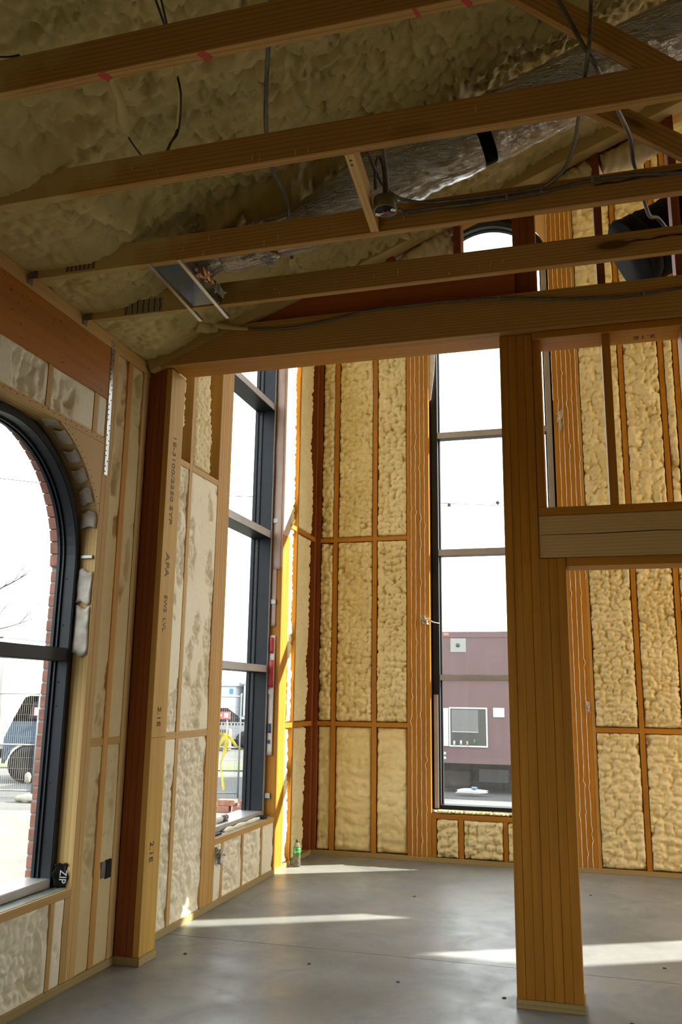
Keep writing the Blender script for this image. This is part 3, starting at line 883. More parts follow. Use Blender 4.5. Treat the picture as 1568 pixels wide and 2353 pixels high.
# ------------------------------------------------------------------ laminated column against the left wall
lc = thing('laminated_column', 'dark red laminated column standing against the left wall, with a stamped face', 'column', (-2.57, 4.785, 0))
box('base_plate', -2.648, -2.482, 4.688, 4.887, 0, 0.045, TREATED, lc)
for k in range(4):
    x0 = -2.648 + k * 0.0398
    m = (lambda a: make_lvl('z', (0.54, 0.32, 0.065), 'stamped_veneer')) if k == 3 else LVL_RED
    o = box('lamination', x0, x0 + 0.0390, 4.692, 4.880, 0.046, 3.548, m, lc)
FX = lambda y, z, rx=0: Matrix.Translation((-2.4885, y, z)) @ Matrix.Rotation(math.pi / 2, 4, 'Z') @ Matrix.Rotation(math.pi / 2, 4, 'X') @ Matrix.Rotation(-math.pi / 2, 4, 'Z')
for z in (1.36, 0.595):
    text('stamped_lettering', '2.1E', 0.060, FX(4.77, z), INK, lc, sx=1.15)
text('stamped_lettering', '1E-3100/2250 SYP', 0.058, FX(4.775, 2.83), INK_FADED, lc, sx=1.35)
text('stamped_lettering', 'APA', 0.075, FX(4.765, 2.28), INK_FADED, lc, sx=1.1)
text('stamped_lettering', 'EWS  LVL', 0.055, FX(4.770, 1.98), INK_FADED, lc)
box('splice_line', -2.4895, -2.4878, 4.694, 4.878, 1.2375, 1.2395, CRACK, lc, 0)

# ------------------------------------------------------------------ built-up post on the right
lp = thing('laminated_post', 'thick built-up orange post standing free on the concrete floor', 'post', (-0.245, 4.79, 0))
box('base_plate', -0.410, -0.078, 4.700, 4.892, 0, 0.044, TREATED, lp)
for k in range(7):
    x0 = -0.406 + k * 0.0459
    top = 3.548 if k < 4 else 2.240
    box('lamination', x0, x0 + 0.0451, 4.700 + 0.002 * (k % 2), 4.886, 0.045, top, LVL, lp)

# ------------------------------------------------------------------ framed partition over the openings
pf = thing('gable_frame', 'open gable frame above the room opening, with its deep bottom chord and red studs', 'truss', (0, 4.70, 3.55))
box('bottom_chord', -2.600, 7.0, 4.640, 4.679, 3.550, 3.782, GABLE, pf)
box('header_beam', -2.487, 3.0, 4.681, 4.876, 3.551, 3.70, LVL, pf)
box('rim_board', -1.95, -0.308, 4.690, 4.7235, 3.70, 3.962, lambda a: make_lvl('x', (0.36, 0.095, 0.022), 'red_veneer'), pf)
beam('sloping_plate', (-2.64, 4.69, gz(-2.64) + 0.045), (2.25, 4.69, gz(2.25) + 0.045), 0.10, 0.085, CHORD, pf)
beam('sloping_plate', (-2.64, 4.81, gz(-2.64) + 0.060), (2.25, 4.81, gz(2.25) + 0.060), 0.10, 0.080, LVL, pf)
for k in range(3):
    x0 = -0.316 + k * 0.044
    box('stud', x0, x0 + 0.0435, 4.724, 4.87, 3.56, gz(x0) + 0.03, LVL_RED, pf)
for x0 in (-1.085, -0.668, 0.155, 0.578, 0.99, 1.40):
    box('stud', x0, x0 + 0.044, 4.724, 4.87, 3.56, gz(x0) + 0.03, LVL_RED, pf)
# foam lumps pushed up under the sloping plate
def blob(path, rads, seed, parent, m=FOAM, name='foam_bead'):
    pts = spline(path, 14); n = len(pts)
    rr = np.interp(np.linspace(0, 1, n), np.linspace(0, 1, len(rads)), rads)
    v, f = tube_mesh(pts, list(rr), 22)
    v = np.array([tuple(p) for p in v]); c = np.array([tuple(p) for p in pts]).repeat(22, 0)
    d = v - c; L = lumps(v[:, 0] + v[:, 1] * 0.6, v[:, 2] + v[:, 1] * 0.8, 0.038, seed)
    v = c + d * (0.62 + 0.62 * L)[:, None]
    return obj(name, mesh_np(v, f, True), m, parent)
def under(x, dz=0.05, y=4.80): return (x, y, gz(x) - dz)
blob([under(-1.03), under(-0.90, 0.055), under(-0.80, 0.055), under(-0.69)], [0.035, 0.062, 0.070, 0.066], 501, pf)
blob([under(-0.13, 0.02), under(-0.05, 0.06), under(0.05, 0.07), under(0.145, 0.06)], [0.012, 0.055, 0.068, 0.075], 502, pf)
blob([under(0.21, 0.045), under(0.30, 0.065), under(0.42, 0.075), under(0.56, 0.06)], [0.055, 0.065, 0.072, 0.06], 503, pf)
blob([under(-1.45, 0.02), under(-1.30, 0.03), under(-1.10, 0.03)], [0.02, 0.045, 0.045], 504, pf)
# header set on the post's jacks, with its plates and the short studs above
hb = thing('door_header', 'pale pine header beam resting on the short laminations of the post', 'beam', (1.0, 4.79, 2.24))
box('beam', -0.221, 3.0, 4.708, 4.880, 2.244, 2.478, lambda a: make_pine('x', (0.55, 0.39, 0.165), (0.45, 0.29, 0.105), 'header_pine'), hb)
box('bottom_plate', -0.083, 3.0, 4.704, 4.884, 2.196, 2.242, LVL, hb)
box('top_plate', -0.221, 3.0, 4.704, 4.884, 2.480, 2.524, LVL, hb)
box('cripple_stud', -0.221, -0.177, 4.706, 4.884, 2.526, 3.505, LVL, hb)
for x0 in (0.160, 0.578, 0.99): box('cripple_stud', x0, x0 + 0.045, 4.706, 4.884, 2.526, 3.505, LVL, hb)
pl = box('upper_plate', -0.221, 3.0, 4.681, 4.884, 3.507, 3.549, LVL, hb)
text('stamped_lettering', '2.1E', 0.060, Matrix.Translation((0.395, 4.80, 3.5062)) @ Matrix.Rotation(math.pi, 4, 'Y'), INK, hb, sx=1.2)
tube('grain_split', [(-0.21, 4.7065, 2.372), (0.1, 4.7065, 2.370), (0.4, 4.7065, 2.376), (0.62, 4.7065, 2.368)], [0.001, 0.002, 0.0025, 0.001], CRACK, hb, 4)

# ------------------------------------------------------------------ roof trusses
TZ0, TZ1, TT = 3.550, 3.678, 0.040
names = ['nearest truss chord, crossing the top left corner, with red paint dashes under it',
         'second truss chord from the camera, foam-dusted at its left end',
         'third truss chord, carrying the junction box cable along its face',
         'fourth truss chord, the last before the deep gable chord']
trusses = []
for i, y in enumerate(CH):
    t = thing('roof_truss', names[i], 'truss', (-2.6, y, TZ0), group='roof trusses')
    box('bottom_chord', -2.605, 7.0, y, y + TT, TZ0, TZ1 + (0.010 if i == 0 else 0), CHORD, t)
    trusses.append(t)
beam('web', (-0.16, 2.81, 4.135), (0.42, 2.81, 3.60), 0.038, 0.089, CHORD, trusses[1], (0, 1, 0.0001) and (0, 0, 1))
beam('web', (0.07, 3.435, 4.085), (0.68, 3.435, 3.60), 0.038, 0.089, CHORD, trusses[2])
beam('web', (0.62, 2.205, 4.40), (1.30, 2.205, 3.62), 0.038, 0.089, CHORD, trusses[0])
RED_PAINT = plain('red_spray_paint', (0.42, 0.03, 0.015), 0.6)
for px, w_, sk in ((-0.42, 0.012, 0.01), (-0.27, 0.018, 0.02), (-0.14, 0.016, 0.02), (-0.05, 0.014, 0.02), (-1.13, 0.03, 0.02), (-1.50, 0.03, 0.02)):
    beam('paint_mark', (px, 2.187, 3.5492), (px + sk, 2.224, 3.5492), w_, 0.0008, RED_PAINT, trusses[0], bev=0)
# pressed nail plates at the heels
def nail_plate(x0, x1, z0, z1, y, parent):
    o = box('nail_plate', x0, x1, y - 0.0015, y, z0, z1, plain('spray_dulled_plate', (0.30, 0.26, 0.14), 0.6, 0.2) if 'np' not in _cache else _cache['np'], parent, 0)
    _cache.setdefault('np', o.data.materials[0])
    rnd = random.Random(int(abs(x0) * 1000))
    v, f = [], []
    nx, nz = 7, 5
    for a in range(nx):
        for b_ in range(nz):
            x = x0 + (a + 0.5) * (x1 - x0) / nx + rnd.uniform(-.002, .002); z = z0 + (b_ + 0.5) * (z1 - z0) / nz
            k = len(v)
            for dx, dz in ((-.0022, -.0075), (.0022, -.0075), (.0022, .0075), (-.0022, .0075)):
                v += [(x + dx, y - 0.0032, z + dz), (x + dx, y - 0.001, z + dz)]
            f += [(k, k + 2, k + 4, k + 6)] + [(k + 2 * q, k + 1 + 2 * q, k + 1 + (2 * q + 2) % 8, k + (2 * q + 2) % 8) for q in range(4)]
    obj('tooth_slots', mesh_np(v, f), INK, o, kind='stuff')
nail_plate(-2.44, -2.27, 3.562, 3.650, CH[2], trusses[2])
nail_plate(-2.40, -2.16, 3.556, 3.635, CH[3], trusses[3])
# foam runs that dripped down the chord faces
rnd = random.Random(21)
for i, n in ((1, 9), (2, 12), (3, 16)):
    for k in range(n):
        x = rnd.uniform(-2.0, -0.3); z = rnd.uniform(3.575, 3.66); L = rnd.uniform(0.008, 0.03)
        tube('foam_drip', [(x, CH[i] - 0.001, z), (x + 0.001, CH[i] - 0.002, z - L / 2), (x, CH[i] - 0.001, z - L)], [0.0015, 0.0022, 0.0032], FOAM_ROOF, trusses[i], 5)
# splits and saw scars on the right of the chords
for i, x0, z in ((2, 0.12, 3.628), (3, 0.27, 3.622)):
    pts = [(x0 + q * 0.05, CH[i] - 0.0006, z + 0.0035 * math.sin(q * 2.2) + 0.002 * q) for q in range(14)]
    tube('bark_split', pts, [0.006 if q % 2 else 0.0035 for q in range(14)], CRACK, trusses[i], 4)
# hurricane clips where the chords sit on the plate
for i in (2, 3):
    c = thing('hurricane_clip', 'small foam-dulled steel clip on the wall plate under the %s chord' % ('third' if i == 2 else 'fourth'), 'clip', (XL, CH[i], 3.55), group='hurricane clips')
    box('clip_plate', XL + 0.002, XL + 0.006, CH[i] - 0.02, CH[i] + 0.025, 3.525, 3.575, GALV_DULL, c, 0)
    box('clip_flange', XL + 0.004, XL + 0.05, CH[i] - 0.006, CH[i] - 0.002, 3.55, 3.60, GALV_DULL, c, 0)

# flat blocking board between the second and third chord, holding the ceiling box
bb = thing('blocking_board', 'short flat pine board nailed between the second and third chord', 'board', (-0.8, 3.12, 3.55))
beam('board', (-0.800, 2.832, 3.595), (-0.836, 3.408, 3.595), 0.038, 0.089, PALE, bb)
for y, x in ((2.87, -0.803), (2.90, -0.806)):
    lathe('nail_head', [(0.006, 0), (0.006, 0.001)], NAIL, bb, Matrix.Translation((x, y, 3.5493)), 8)

# ceiling box
jb = thing('junction_box', 'round steel ceiling box hanging beside the flat pine board, wires showing', 'box', (-0.745, 3.22, 3.50))
lathe('shell', [(0.050, 0.0), (0.052, 0.002), (0.052, 0.056), (0.046, 0.060)], plain('olive_galvanised', (0.17, 0.155, 0.09), 0.4, 0.6), jb, Matrix.Translation((-0.745, 3.225, 3.532)), 18)
lathe('opening', [(0.046, -0.0015), (0.046, 0.0)], BLACK_PLASTIC, jb, Matrix.Translation((-0.745, 3.225, 3.5318)), 18)
for dx, dy in ((-0.035, 0.01), (0.036, -0.008)):
    lathe('mounting_ear', [(0.012, -0.004), (0.012, -0.001)], GALV, jb, Matrix.Translation((-0.745 + dx, 3.225 + dy, 3.531)), 10)
tube('wire', [(-0.755, 3.22, 3.533), (-0.745, 3.215, 3.522), (-0.730, 3.225, 3.533)], 0.005, plain('red_wire', (0.55, 0.02, 0.015), 0.4), jb, 6)
tube('wire', [(-0.775, 3.235, 3.533), (-0.765, 3.225, 3.524), (-0.757, 3.235, 3.533)], 0.004, plain('white_wire', (0.7, 0.7, 0.68), 0.4), jb, 6)

# ------------------------------------------------------------------ cables
def mc(name, label, pts, r=0.0085, group=None):
    p = spline(pts, 14)
    out = [p[0]]; acc = 0
    for a, b_ in zip(p, p[1:]):
        out.append(b_)
    # resample at ridge pitch
    d = [0.0]
    for a, b_ in zip(out, out[1:]): d.append(d[-1] + (b_ - a).length)
    n = min(700, max(8, int(d[-1] / 0.0045)))
    A = np.array([tuple(q) for q in out]); s = np.linspace(0, d[-1], n)
    Q = np.stack([np.interp(s, d, A[:, i]) for i in range(3)], -1)
    rr = [r * (1.0 + (0.09 if k % 2 else -0.09)) for k in range(n)]
    v, f = tube_mesh([Vector(q) for q in Q], rr, 8)
    o = obj(name, mesh_np(v, f, True), MC)
    return tag(o, label, 'cable', group)
mc('armoured_cable', 'ribbed grey cable hanging across the first three chords left of centre',
   [(-0.86, 2.05, 3.80), (-0.915, 2.254, 3.76), (-0.998, 2.454, 3.76), (-1.072, 2.629, 3.75), (-1.168, 2.882, 3.76), (-1.223, 3.096, 3.74), (-1.229, 3.284, 3.72), (-1.275, 3.478, 3.72), (-1.351, 3.717, 3.7), (-1.372, 3.80, 3.70)])
blob([(-1.372, 3.79, 3.70), (-1.386, 3.85, 3.70), (-1.400, 3.93, 3.71), (-1.41, 4.0, 3.73)], [0.010, 0.016, 0.018, 0.03], 511, None, FOAM_ROOF, 'foam_plug')
tag(bpy.data.objects['foam_plug'], 'cream foam plug round the end of the hanging ribbed cable', 'foam')
mc('armoured_cable', 'ribbed cable dropping past the web at upper right and on behind the fourth chord',
   [(-0.009, 2.72, 3.999), (0.03, 2.72, 3.898), (0.09, 2.73, 3.745), (0.119, 2.75, 3.70), (0.149, 2.86, 3.712), (0.181, 2.95, 3.70), (0.207, 3.0, 3.67), (0.258, 3.2, 3.69), (0.282, 3.385, 3.695), (0.306, 3.50, 3.70), (0.333, 3.6, 3.64), (0.362, 3.7, 3.62), (0.41, 3.85, 3.69), (0.47, 4.0, 3.70)])
mc('armoured_cable', 'ribbed cable looping from the second chord down along the third chord to the junction box',
   [(0.122, 2.7, 3.948), (0.114, 2.7, 3.842), (0.103, 2.71, 3.735), (0.091, 2.79, 3.695), (0.079, 2.92, 3.70), (0.063, 3.0, 3.671), (0.043, 3.15, 3.655), (-0.001, 3.3, 3.654), (-0.065, 3.38, 3.650), (-0.115, 3.392, 3.643), (-0.272, 3.392, 3.639), (-0.461, 3.39, 3.642), (-0.595, 3.38, 3.645), (-0.674, 3.33, 3.638), (-0.721, 3.28, 3.64), (-0.763, 3.25, 3.677), (-0.782, 3.2, 3.712), (-0.784, 3.12, 3.715), (-0.774, 3.02, 3.70)], 0.0075)
mc('armoured_cable', 'ribbed cable stapled along the face of the third chord',
   [(0.9, 3.40, 3.62), (0.521, 3.398, 3.62), (0.467, 3.395, 3.622), (0.268, 3.395, 3.644), (0.11, 3.395, 3.648), (-0.097, 3.395, 3.624), (-0.367, 3.395, 3.617), (-0.559, 3.395, 3.622), (-0.68, 3.38, 3.612), (-0.70, 3.29, 3.575)], 0.0075)
mc('armoured_cable', 'short ribbed cable dropping into the top of the junction box',
   [(-0.715, 3.0, 3.78), (-0.724, 3.08, 3.745), (-0.733, 3.18, 3.70), (-0.736, 3.22, 3.644), (-0.737, 3.225, 3.594)], 0.0075)
mc('armoured_cable', 'looped ribbed cable standing over the junction box',
   [(-0.752, 3.228, 3.592), (-0.750, 3.225, 3.669), (-0.753, 3.205, 3.745), (-0.766, 3.19, 3.775), (-0.778, 3.19, 3.75), (-0.786, 3.2, 3.703), (-0.788, 3.22, 3.64)], 0.0075)
mc('armoured_cable', 'ribbed cable sagging along the face of the deep gable chord',
   [(-2.237, 4.6, 3.79), (-2.156, 4.62, 3.773), (-1.98, 4.631, 3.742), (-1.748, 4.631, 3.717), (-1.577, 4.631, 3.718), (-1.355, 4.631, 3.745), (-1.165, 4.631, 3.770), (-0.768, 4.631, 3.775), (-0.388, 4.631, 3.755), (-0.025, 4.631, 3.709), (0.209, 4.631, 3.689), (0.438, 4.631, 3.69), (0.662, 4.631, 3.706), (1.2, 4.631, 3.72)], 0.0075)
blob([(-2.30, 4.58, 3.80), (-2.20, 4.605, 3.785), (-2.05, 4.628, 3.755), (-1.95, 4.63, 3.738)], [0.03, 0.022, 0.012, 0.009], 512, None, FOAM_ROOF, 'foam_sleeve')
tag(bpy.data.objects['foam_sleeve'], 'foam-coated end of the cable on the deep gable chord', 'foam')
blob([(-2.26, 4.55, 3.77), (-2.20, 4.60, 3.755), (-2.15, 4.625, 3.75)], [0.045, 0.03, 0.01], 513, None, FOAM_ROOF, 'foam_clump')
tag(bpy.data.objects['foam_clump'], 'torn foam clump under the foam-coated cable end', 'foam')
for i, (x, y, z) in enumerate(((-0.688, 3.398, 3.620), (-0.245, 3.398, 3.622), (-0.097, 3.398, 3.636), (0.114, 3.398, 3.648), (-0.396, 4.634, 3.756), (0.393, 4.634, 3.690))):
    c = box('cable_staple', x - 0.006, x + 0.006, y - 0.014, y + 0.004, z - 0.016, z + 0.012, GALV_DULL, None, 0.002)
    tag(c, ('dull steel staple %s' % ['beside the junction box on the third chord', 'near the middle of the third chord', 'where two cables meet on the third chord', 'at the right of the third chord', 'left of the red stud on the gable chord', 'at the right of the gable chord'][i]), 'staple', 'cable staples')
mkblack = lambda nm, lab, pts, r=0.004: tag(tube(nm, spline(pts, 10), r, BLACK_PLASTIC, None, 6), lab, 'cable')
mkblack('black_cable', 'front black cable of the pair hanging at upper left', [(-1.24, 2.0, 3.76), (-1.266, 2.101, 3.74), (-1.298, 2.242, 3.74), (-1.337, 2.374, 3.75), (-1.351, 2.435, 3.73), (-1.352, 2.487, 3.66), (-1.451, 2.666, 3.66), (-1.55, 2.79, 3.705), (-1.669, 2.968, 3.76)])
mkblack('black_cable', 'rear black cable of the pair hanging at upper left', [(-1.23, 2.0, 3.78), (-1.258, 2.125, 3.76), (-1.301, 2.264, 3.76), (-1.342, 2.385, 3.76), (-1.364, 2.467, 3.74), (-1.395, 2.552, 3.7), (-1.471, 2.689, 3.68), (-1.561, 2.80, 3.71), (-1.684, 2.964, 3.76)])
tag(tube('pale_cable', spline([(-1.33, 2.38, 3.76), (-1.352, 2.44, 3.72), (-1.362, 2.50, 3.675), (-1.44, 2.64, 3.675), (-1.49, 2.70, 3.69)], 10), [0.004 + 0.006 * math.sin(i / 40 * math.pi) for i in range(41)], FOAM_ROOF, None, 8), 'foam-dusted cable bulging between the hanging black pair', 'cable')
mkblack('black_cable', 'short black cable end below the foam-clotted strand at upper left', [(-1.700, 2.70, 3.72), (-1.71, 2.734, 3.72), (-1.729, 2.85, 3.735), (-1.743, 2.948, 3.76)], 0.0035)
blob([(-1.611, 2.40, 3.765), (-1.628, 2.458, 3.75), (-1.636, 2.529, 3.73), (-1.679, 2.635, 3.72), (-1.705, 2.715, 3.72)], [0.005, 0.010, 0.014, 0.026, 0.008], 514, None, FOAM_ROOF, 'foam_strand')
tag(bpy.data.objects['foam_strand'], 'foam-clotted strand hanging between the first two chords', 'cable')
mkblack('black_cable', 'stub of black cable crossing the nearest chord at the left edge', [(-2.05, 2.16, 3.69), (-1.926, 2.165, 3.686), (-1.861, 2.172, 3.680), (-1.823, 2.178, 3.684)], 0.0035)

# ------------------------------------------------------------------ ducts
def duct(name, label, a, b_, r, m, parent=None, seed=1, n=60, crinkle=0.02, seg=32, r0=None):
    a, b_ = Vector(a), Vector(b_)
    pts = [a.lerp(b_, k / n) for k in range(n + 1)]
    v, f = tube_mesh(pts, r if r0 is None else [r0 + (r - r0) * min(1, 2.2 * q / n) for q in range(n + 1)], seg)
    v = np.array([tuple(p) for p in v]); c = np.array([tuple(p) for p in pts]).repeat(seg, 0)
    k = 1 + crinkle * (vnoise(v[:, 0] * 30, v[:, 1] * 9 + v[:, 2] * 9, seed) - 0.5) * 2 + crinkle * (vnoise(v[:, 0] * 7, v[:, 1] * 5 + v[:, 2] * 5, seed + 3) - 0.5) * 2
    v = c + (v - c) * k[:, None]
    M = Matrix.Translation(a)
    v = v - np.array(tuple(a))
    return obj(name, mesh_np(v, f, True), m, parent, M)
fd = thing('foil_duct', 'round foil-wrapped duct rising along the roof slope behind the second chord', 'duct', (-0.9, 3.68, 3.8))
A0, A1 = Vector((-1.42, 3.66, 3.745)), Vector((0.95, 3.68, 4.665))
def along(t): return A0.lerp(A1, t)
duct('foil_sleeve', '', along(0.0), along(0.425), 0.150, FOIL, fd, 3, 60, 0.04, r0=0.07)
duct('foil_sleeve', '', along(0.45), along(1.0), 0.158, FOIL, fd, 5, 60, 0.03)
duct('foil_sleeve', '', along(1.0), along(1.42), 0.156, FOIL, fd, 6, 40, 0.03)
duct('black_band', '', along(0.42), along(0.455), 0.146, BLACK_FLEX, fd, 7, 4, 0.0)
duct('black_band', '', along(0.86), along(0.93), 0.166, BLACK_FLEX, fd, 8, 4, 0.0)
bd = thing('black_duct', 'thick black flexible duct sloping through the tall room at upper right', 'duct', (0.6, 6.0, 4.4))
duct('flexible_sleeve', '', (0.50, 5.9, 4.62), (1.9, 6.15, 5.45), 0.25, BLACK_FLEX, bd, 9, 40, 0.04)
duct('end_collar', '', (0.42, 5.885, 4.575), (0.51, 5.90, 4.627), 0.255, plain('frayed_black_jacket', (0.004, 0.004, 0.004), 0.8, 0.0, 0.6, 40, spec=0.08), bd, 10, 6, 0.06)
# register boot with its two hanger rails
rb = thing('register_boot', 'open sheet-metal register boot between the third and fourth chords', 'vent', (-1.9, 3.7, 3.55))
V = [(-1.955, 3.47, 3.556), (-1.812, 3.47, 3.556), (-1.812, 3.86, 3.556), (-1.955, 3.86, 3.556)]
def boot():
    x0, x1, y0, y1 = -1.965, -1.815, 3.455, 3.900
    top = [(-1.94, 3.55, 3.72), (-1.84, 3.55, 3.72), (-1.84, 3.82, 3.72), (-1.94, 3.82, 3.72)]
    bot = [(x0, y0, 3.553), (x1, y0, 3.553), (x1, y1, 3.553), (x0, y1, 3.553)]
    v = bot + top + [(a + (0.002 if a > -1.9 else -0.002), b_, c) for a, b_, c in bot] + [(a, b_, c + 0.003) for a, b_, c in top]
    f = [(0, 1, 5, 4), (1, 2, 6, 5), (2, 3, 7, 6), (3, 0, 4, 7), (4, 5, 6, 7), (8, 9, 13, 12), (9, 10, 14, 13), (10, 11, 15, 14), (11, 8, 12, 15), (12, 13, 14, 15)]
    return mesh_np(v, f)
obj('box_shell', boot(), GALV, rb)
for x0, x1, o in ((-1.972, -2.002, 0), (-1.812, -1.839, 1)):
    beam('hanger_rail', (x0, 3.405, 3.545), (x1, 4.07, 3.545), 0.020, 0.004, GALV, rb)
    beam('rail_lip', (x0 + 0.009, 3.405, 3.552), (x1 + 0.009, 4.07, 3.552), 0.002, 0.014, GALV, rb)
duct('collar', '', (-1.83, 3.70, 3.68), (-1.66, 3.68, 3.74), 0.085, FOIL, rb, 12, 12, 0.05)
CUF = plain('copper_foil', (0.62, 0.36, 0.22), 0.22, 0.9, 0.3, 40, 0.8)
def crumple(name, c, size, seed, m, parent, n=22):
    U, V = np.meshgrid(np.linspace(-1, 1, n), np.linspace(-1, 1, n))
    a = fbm(U * 2.0 + 7, V * 2.0, seed); b_ = fbm(U * 2.0, V * 2.0 + 5, seed + 3); d = fbm(U * 3.4, V * 3.4, seed + 6)
    P = np.stack([c[0] + size[0] * (0.8 * U + 1.2 * (a - 0.5)), c[1] + size[1] * (0.8 * V + 1.2 * (b_ - 0.5)), c[2] + size[2] * 3.0 * (d - 0.5)], -1)
    me = grid_mesh(P); me.polygons.foreach_set('use_smooth', np.zeros(len(me.polygons), dtype=bool))
    o = obj(name, me, m, parent)
    q = o.modifiers.new('thickness', 'SOLIDIFY'); q.thickness = 0.001
crumple('crumpled_foil', (-1.785, 3.66, 3.585), (0.030, 0.10, 0.022), 515, CUF, rb)
crumple('crumpled_foil', (-1.775, 3.80, 3.575), (0.026, 0.07, 0.020), 516, FOIL, rb)
crumple('crumpled_foil', (-1.50, 3.60, 3.62), (0.12, 0.07, 0.020), 517, FOIL, rb)
duct('foil_tail', '', (-1.68, 3.67, 3.70), (-1.20, 3.60, 3.74), 0.10, FOIL, rb, 14, 24, 0.08)
# ------------------------------------------------------------------ small things on the walls and sills
st = thing('metal_strap', 'perforated galvanised strap nailed down the left wall above the round window', 'strap', (XL, 4.24, 2.73))
sv = beam('strap', (XL + 0.0022, 4.229, 3.556), (XL + 0.0022, 4.247, 2.735), 0.034, 0.0026, GALV, st, (1, 0, 0), 0)
rnd = random.Random(5)
for k in range(26):
    t = (k + 0.5) / 26
    y = 4.229 + t * 0.018 + rnd.choice((-0.009, 0.009)); z = 3.55 - t * 0.81
    lathe('nail_head', [(0.0042, 0), (0.003, 0.002)], NAIL, st, Matrix.Translation((XL + 0.0036, y, z)) @ Matrix.Rotation(math.pi / 2, 4, 'Y'), 8)

eb = thing('outlet_box', 'black electrical outlet box sunk in foam beside the column', 'box', (XL, 4.55, 0.48))
box('shell', XL - 0.03, XL + 0.006, 4.543, 4.602, 0.478, 0.578, BLACK_PLASTIC, eb)
box('side_bracket', XL - 0.02, XL + 0.004, 4.500, 4.542, 0.486, 0.572, GALV_DULL, eb)
box('mouth', XL + 0.0062, XL + 0.008, 4.549, 4.596, 0.486, 0.570, plain('dark_mouth', (0.002, 0.002, 0.002), 0.8), eb, 0)

tp = thing('flashing_tape', 'crumpled black flashing tape with white lettering in the corner of the near sill', 'tape', (-2.69, 4.18, 0.497))
pts = []
nu, nv = 10, 12
U, V = np.meshgrid(np.linspace(0, 1, nu), np.linspace(0, 1, nv))
P = np.stack([-2.676 - 0.058 * (1 - U) + 0.008 * np.sin(V * 9 + U * 4), 4.206 - 0.035 * (1 - U) ** 2 - 0.004 * np.sin(V * 13), 0.4985 + 0.116 * V + 0.004 * np.sin(U * 17)], -1)
o = obj('tape', grid_mesh(P), BLACK_PLASTIC, tp)
sm = o.modifiers.new('thickness', 'SOLIDIFY'); sm.thickness = 0.003
text('lettering', 'ZIP', 0.052, Matrix.Translation((-2.692, 4.192, 0.552)) @ Matrix.Rotation(math.radians(22), 4, 'Z') @ Matrix.Rotation(math.pi / 2, 4, 'X') @ Matrix.Rotation(-math.pi / 2 - 0.05, 4, 'Z'), WHITE_INK, tp, 0.0008, 0.9)

# flashing film flaps lining the round window's rough opening
ff = thing('flashing_film', 'torn translucent flashing film stapled round the head of the near left window', 'film', (-2.70, 3.9, 2.2))
def flap(pts_fn, nu=8, nv=8, seed=0):
    U, V = np.meshgrid(np.linspace(0, 1, nu), np.linspace(0, 1, nv))
    P = pts_fn(U, V)
    n = 0.006 * (vnoise(U * 5, V * 5, seed) - 0.5)
    P[..., 0] += n; P[..., 1] += n * 0.7
    o = obj('film_flap', grid_mesh(P), WRAP_GREY, ff)
    s = o.modifiers.new('thickness', 'SOLIDIFY'); s.thickness = 0.0012
for i, (t0, t1, wd_) in enumerate(((78, 68, 0.085), (65, 57, 0.07), (53.5, 47.5, 0.085), (44, 37.5, 0.085), (34.5, 27.5, 0.085), (24, 16.5, 0.085), (92, 82, 0.06))):
    def fn(U, V, t0=t0, t1=t1, wd_=wd_, i=i):
        t = np.radians(t0 + (t1 - t0) * V + 0.7 * np.sin(U * 5 + i))
        r = AR - 0.004 - 0.010 * (1 - U) - 0.004 * np.sin(U * 3.1)
        x = XL - 0.012 - wd_ * (1 - U)
        return np.stack([x, np.minimum(AC + r * np.cos(t), 4.206 - 0.02 * (1 - U)), AZ + r * np.sin(t)], -1)
    flap(fn, 8, 10, 600 + i)
for i, (z0, z1) in enumerate(((1.985, 2.17), (1.70, 1.965))):
    def fn(U, V, z0=z0, z1=z1, i=i):
        return np.stack([XL - 0.010 - 0.085 * (1 - U) + 0 * V, 4.207 - 0.012 * (1 - U) + 0 * V, z0 + (z1 - z0) * V + 0.012 * np.sin(U * 6 + i)], -1)
    flap(fn, 8, 12, 620 + i)

# house wrap lining the far jamb of the tall side window
WRAP_TAN = plain('weathered_house_wrap', (0.50, 0.36, 0.30), 0.6, 0, 0.08, 10)
WRAP_RED = plain('red_wrap_print', (0.45, 0.03, 0.035), 0.55)
WRAP_BLUE = plain('blue_wrap_print', (0.03, 0.045, 0.14), 0.55)
hw = thing('house_wrap', 'house wrap folded over the far jamb of the tall left window, red and white print', 'wrap', (-2.68, 7.28, 0.9))
def wrap(nm, z0, z1, x0, x1, m, dy=0.0, seed=0, tip=0.0):
    nv = max(6, int((z1 - z0) / 0.04)); nu = 7
    U, V = np.meshgrid(np.linspace(0, 1, nu), np.linspace(0, 1, nv))
    z = z0 + (z1 - z0) * V
    xx0 = x0 + (x1 - x0) * tip * (1 - V) ** 2
    P = np.stack([xx0 + (x1 - xx0) * U, 7.284 - dy - 0.006 * np.sin(U * 3.1) - 0.010 * vnoise(z * 4, U * 2, seed), z], -1)
    o = obj(nm, grid_mesh(P), m, hw)
    s = o.modifiers.new('thickness', 'SOLIDIFY'); s.thickness = 0.0012
wrap('tan_sheet', 2.62, 5.6, -2.735, -2.650, WRAP_TAN, 0.0, 1)
wrap('tan_sheet', 2.10, 2.62, -2.735, -2.690, WRAP_TAN, 0.0, 2)
wrap('white_sheet', 0.98, 2.02, -2.735, -2.684, WRAP, 0.004, 3, 0.0)
wrap('red_band', 1.56, 1.80, -2.734, -2.686, WRAP_RED, 0.017, 4)
wrap('red_band', 1.86, 2.00, -2.734, -2.694, WRAP_RED, 0.017, 5)
wrap('blue_mark', 1.17, 1.25, -2.728, -2.697, WRAP_BLUE, 0.018, 6)
wrap('blue_mark', 1.08, 1.11, -2.728, -2.702, WRAP_BLUE, 0.018, 7)
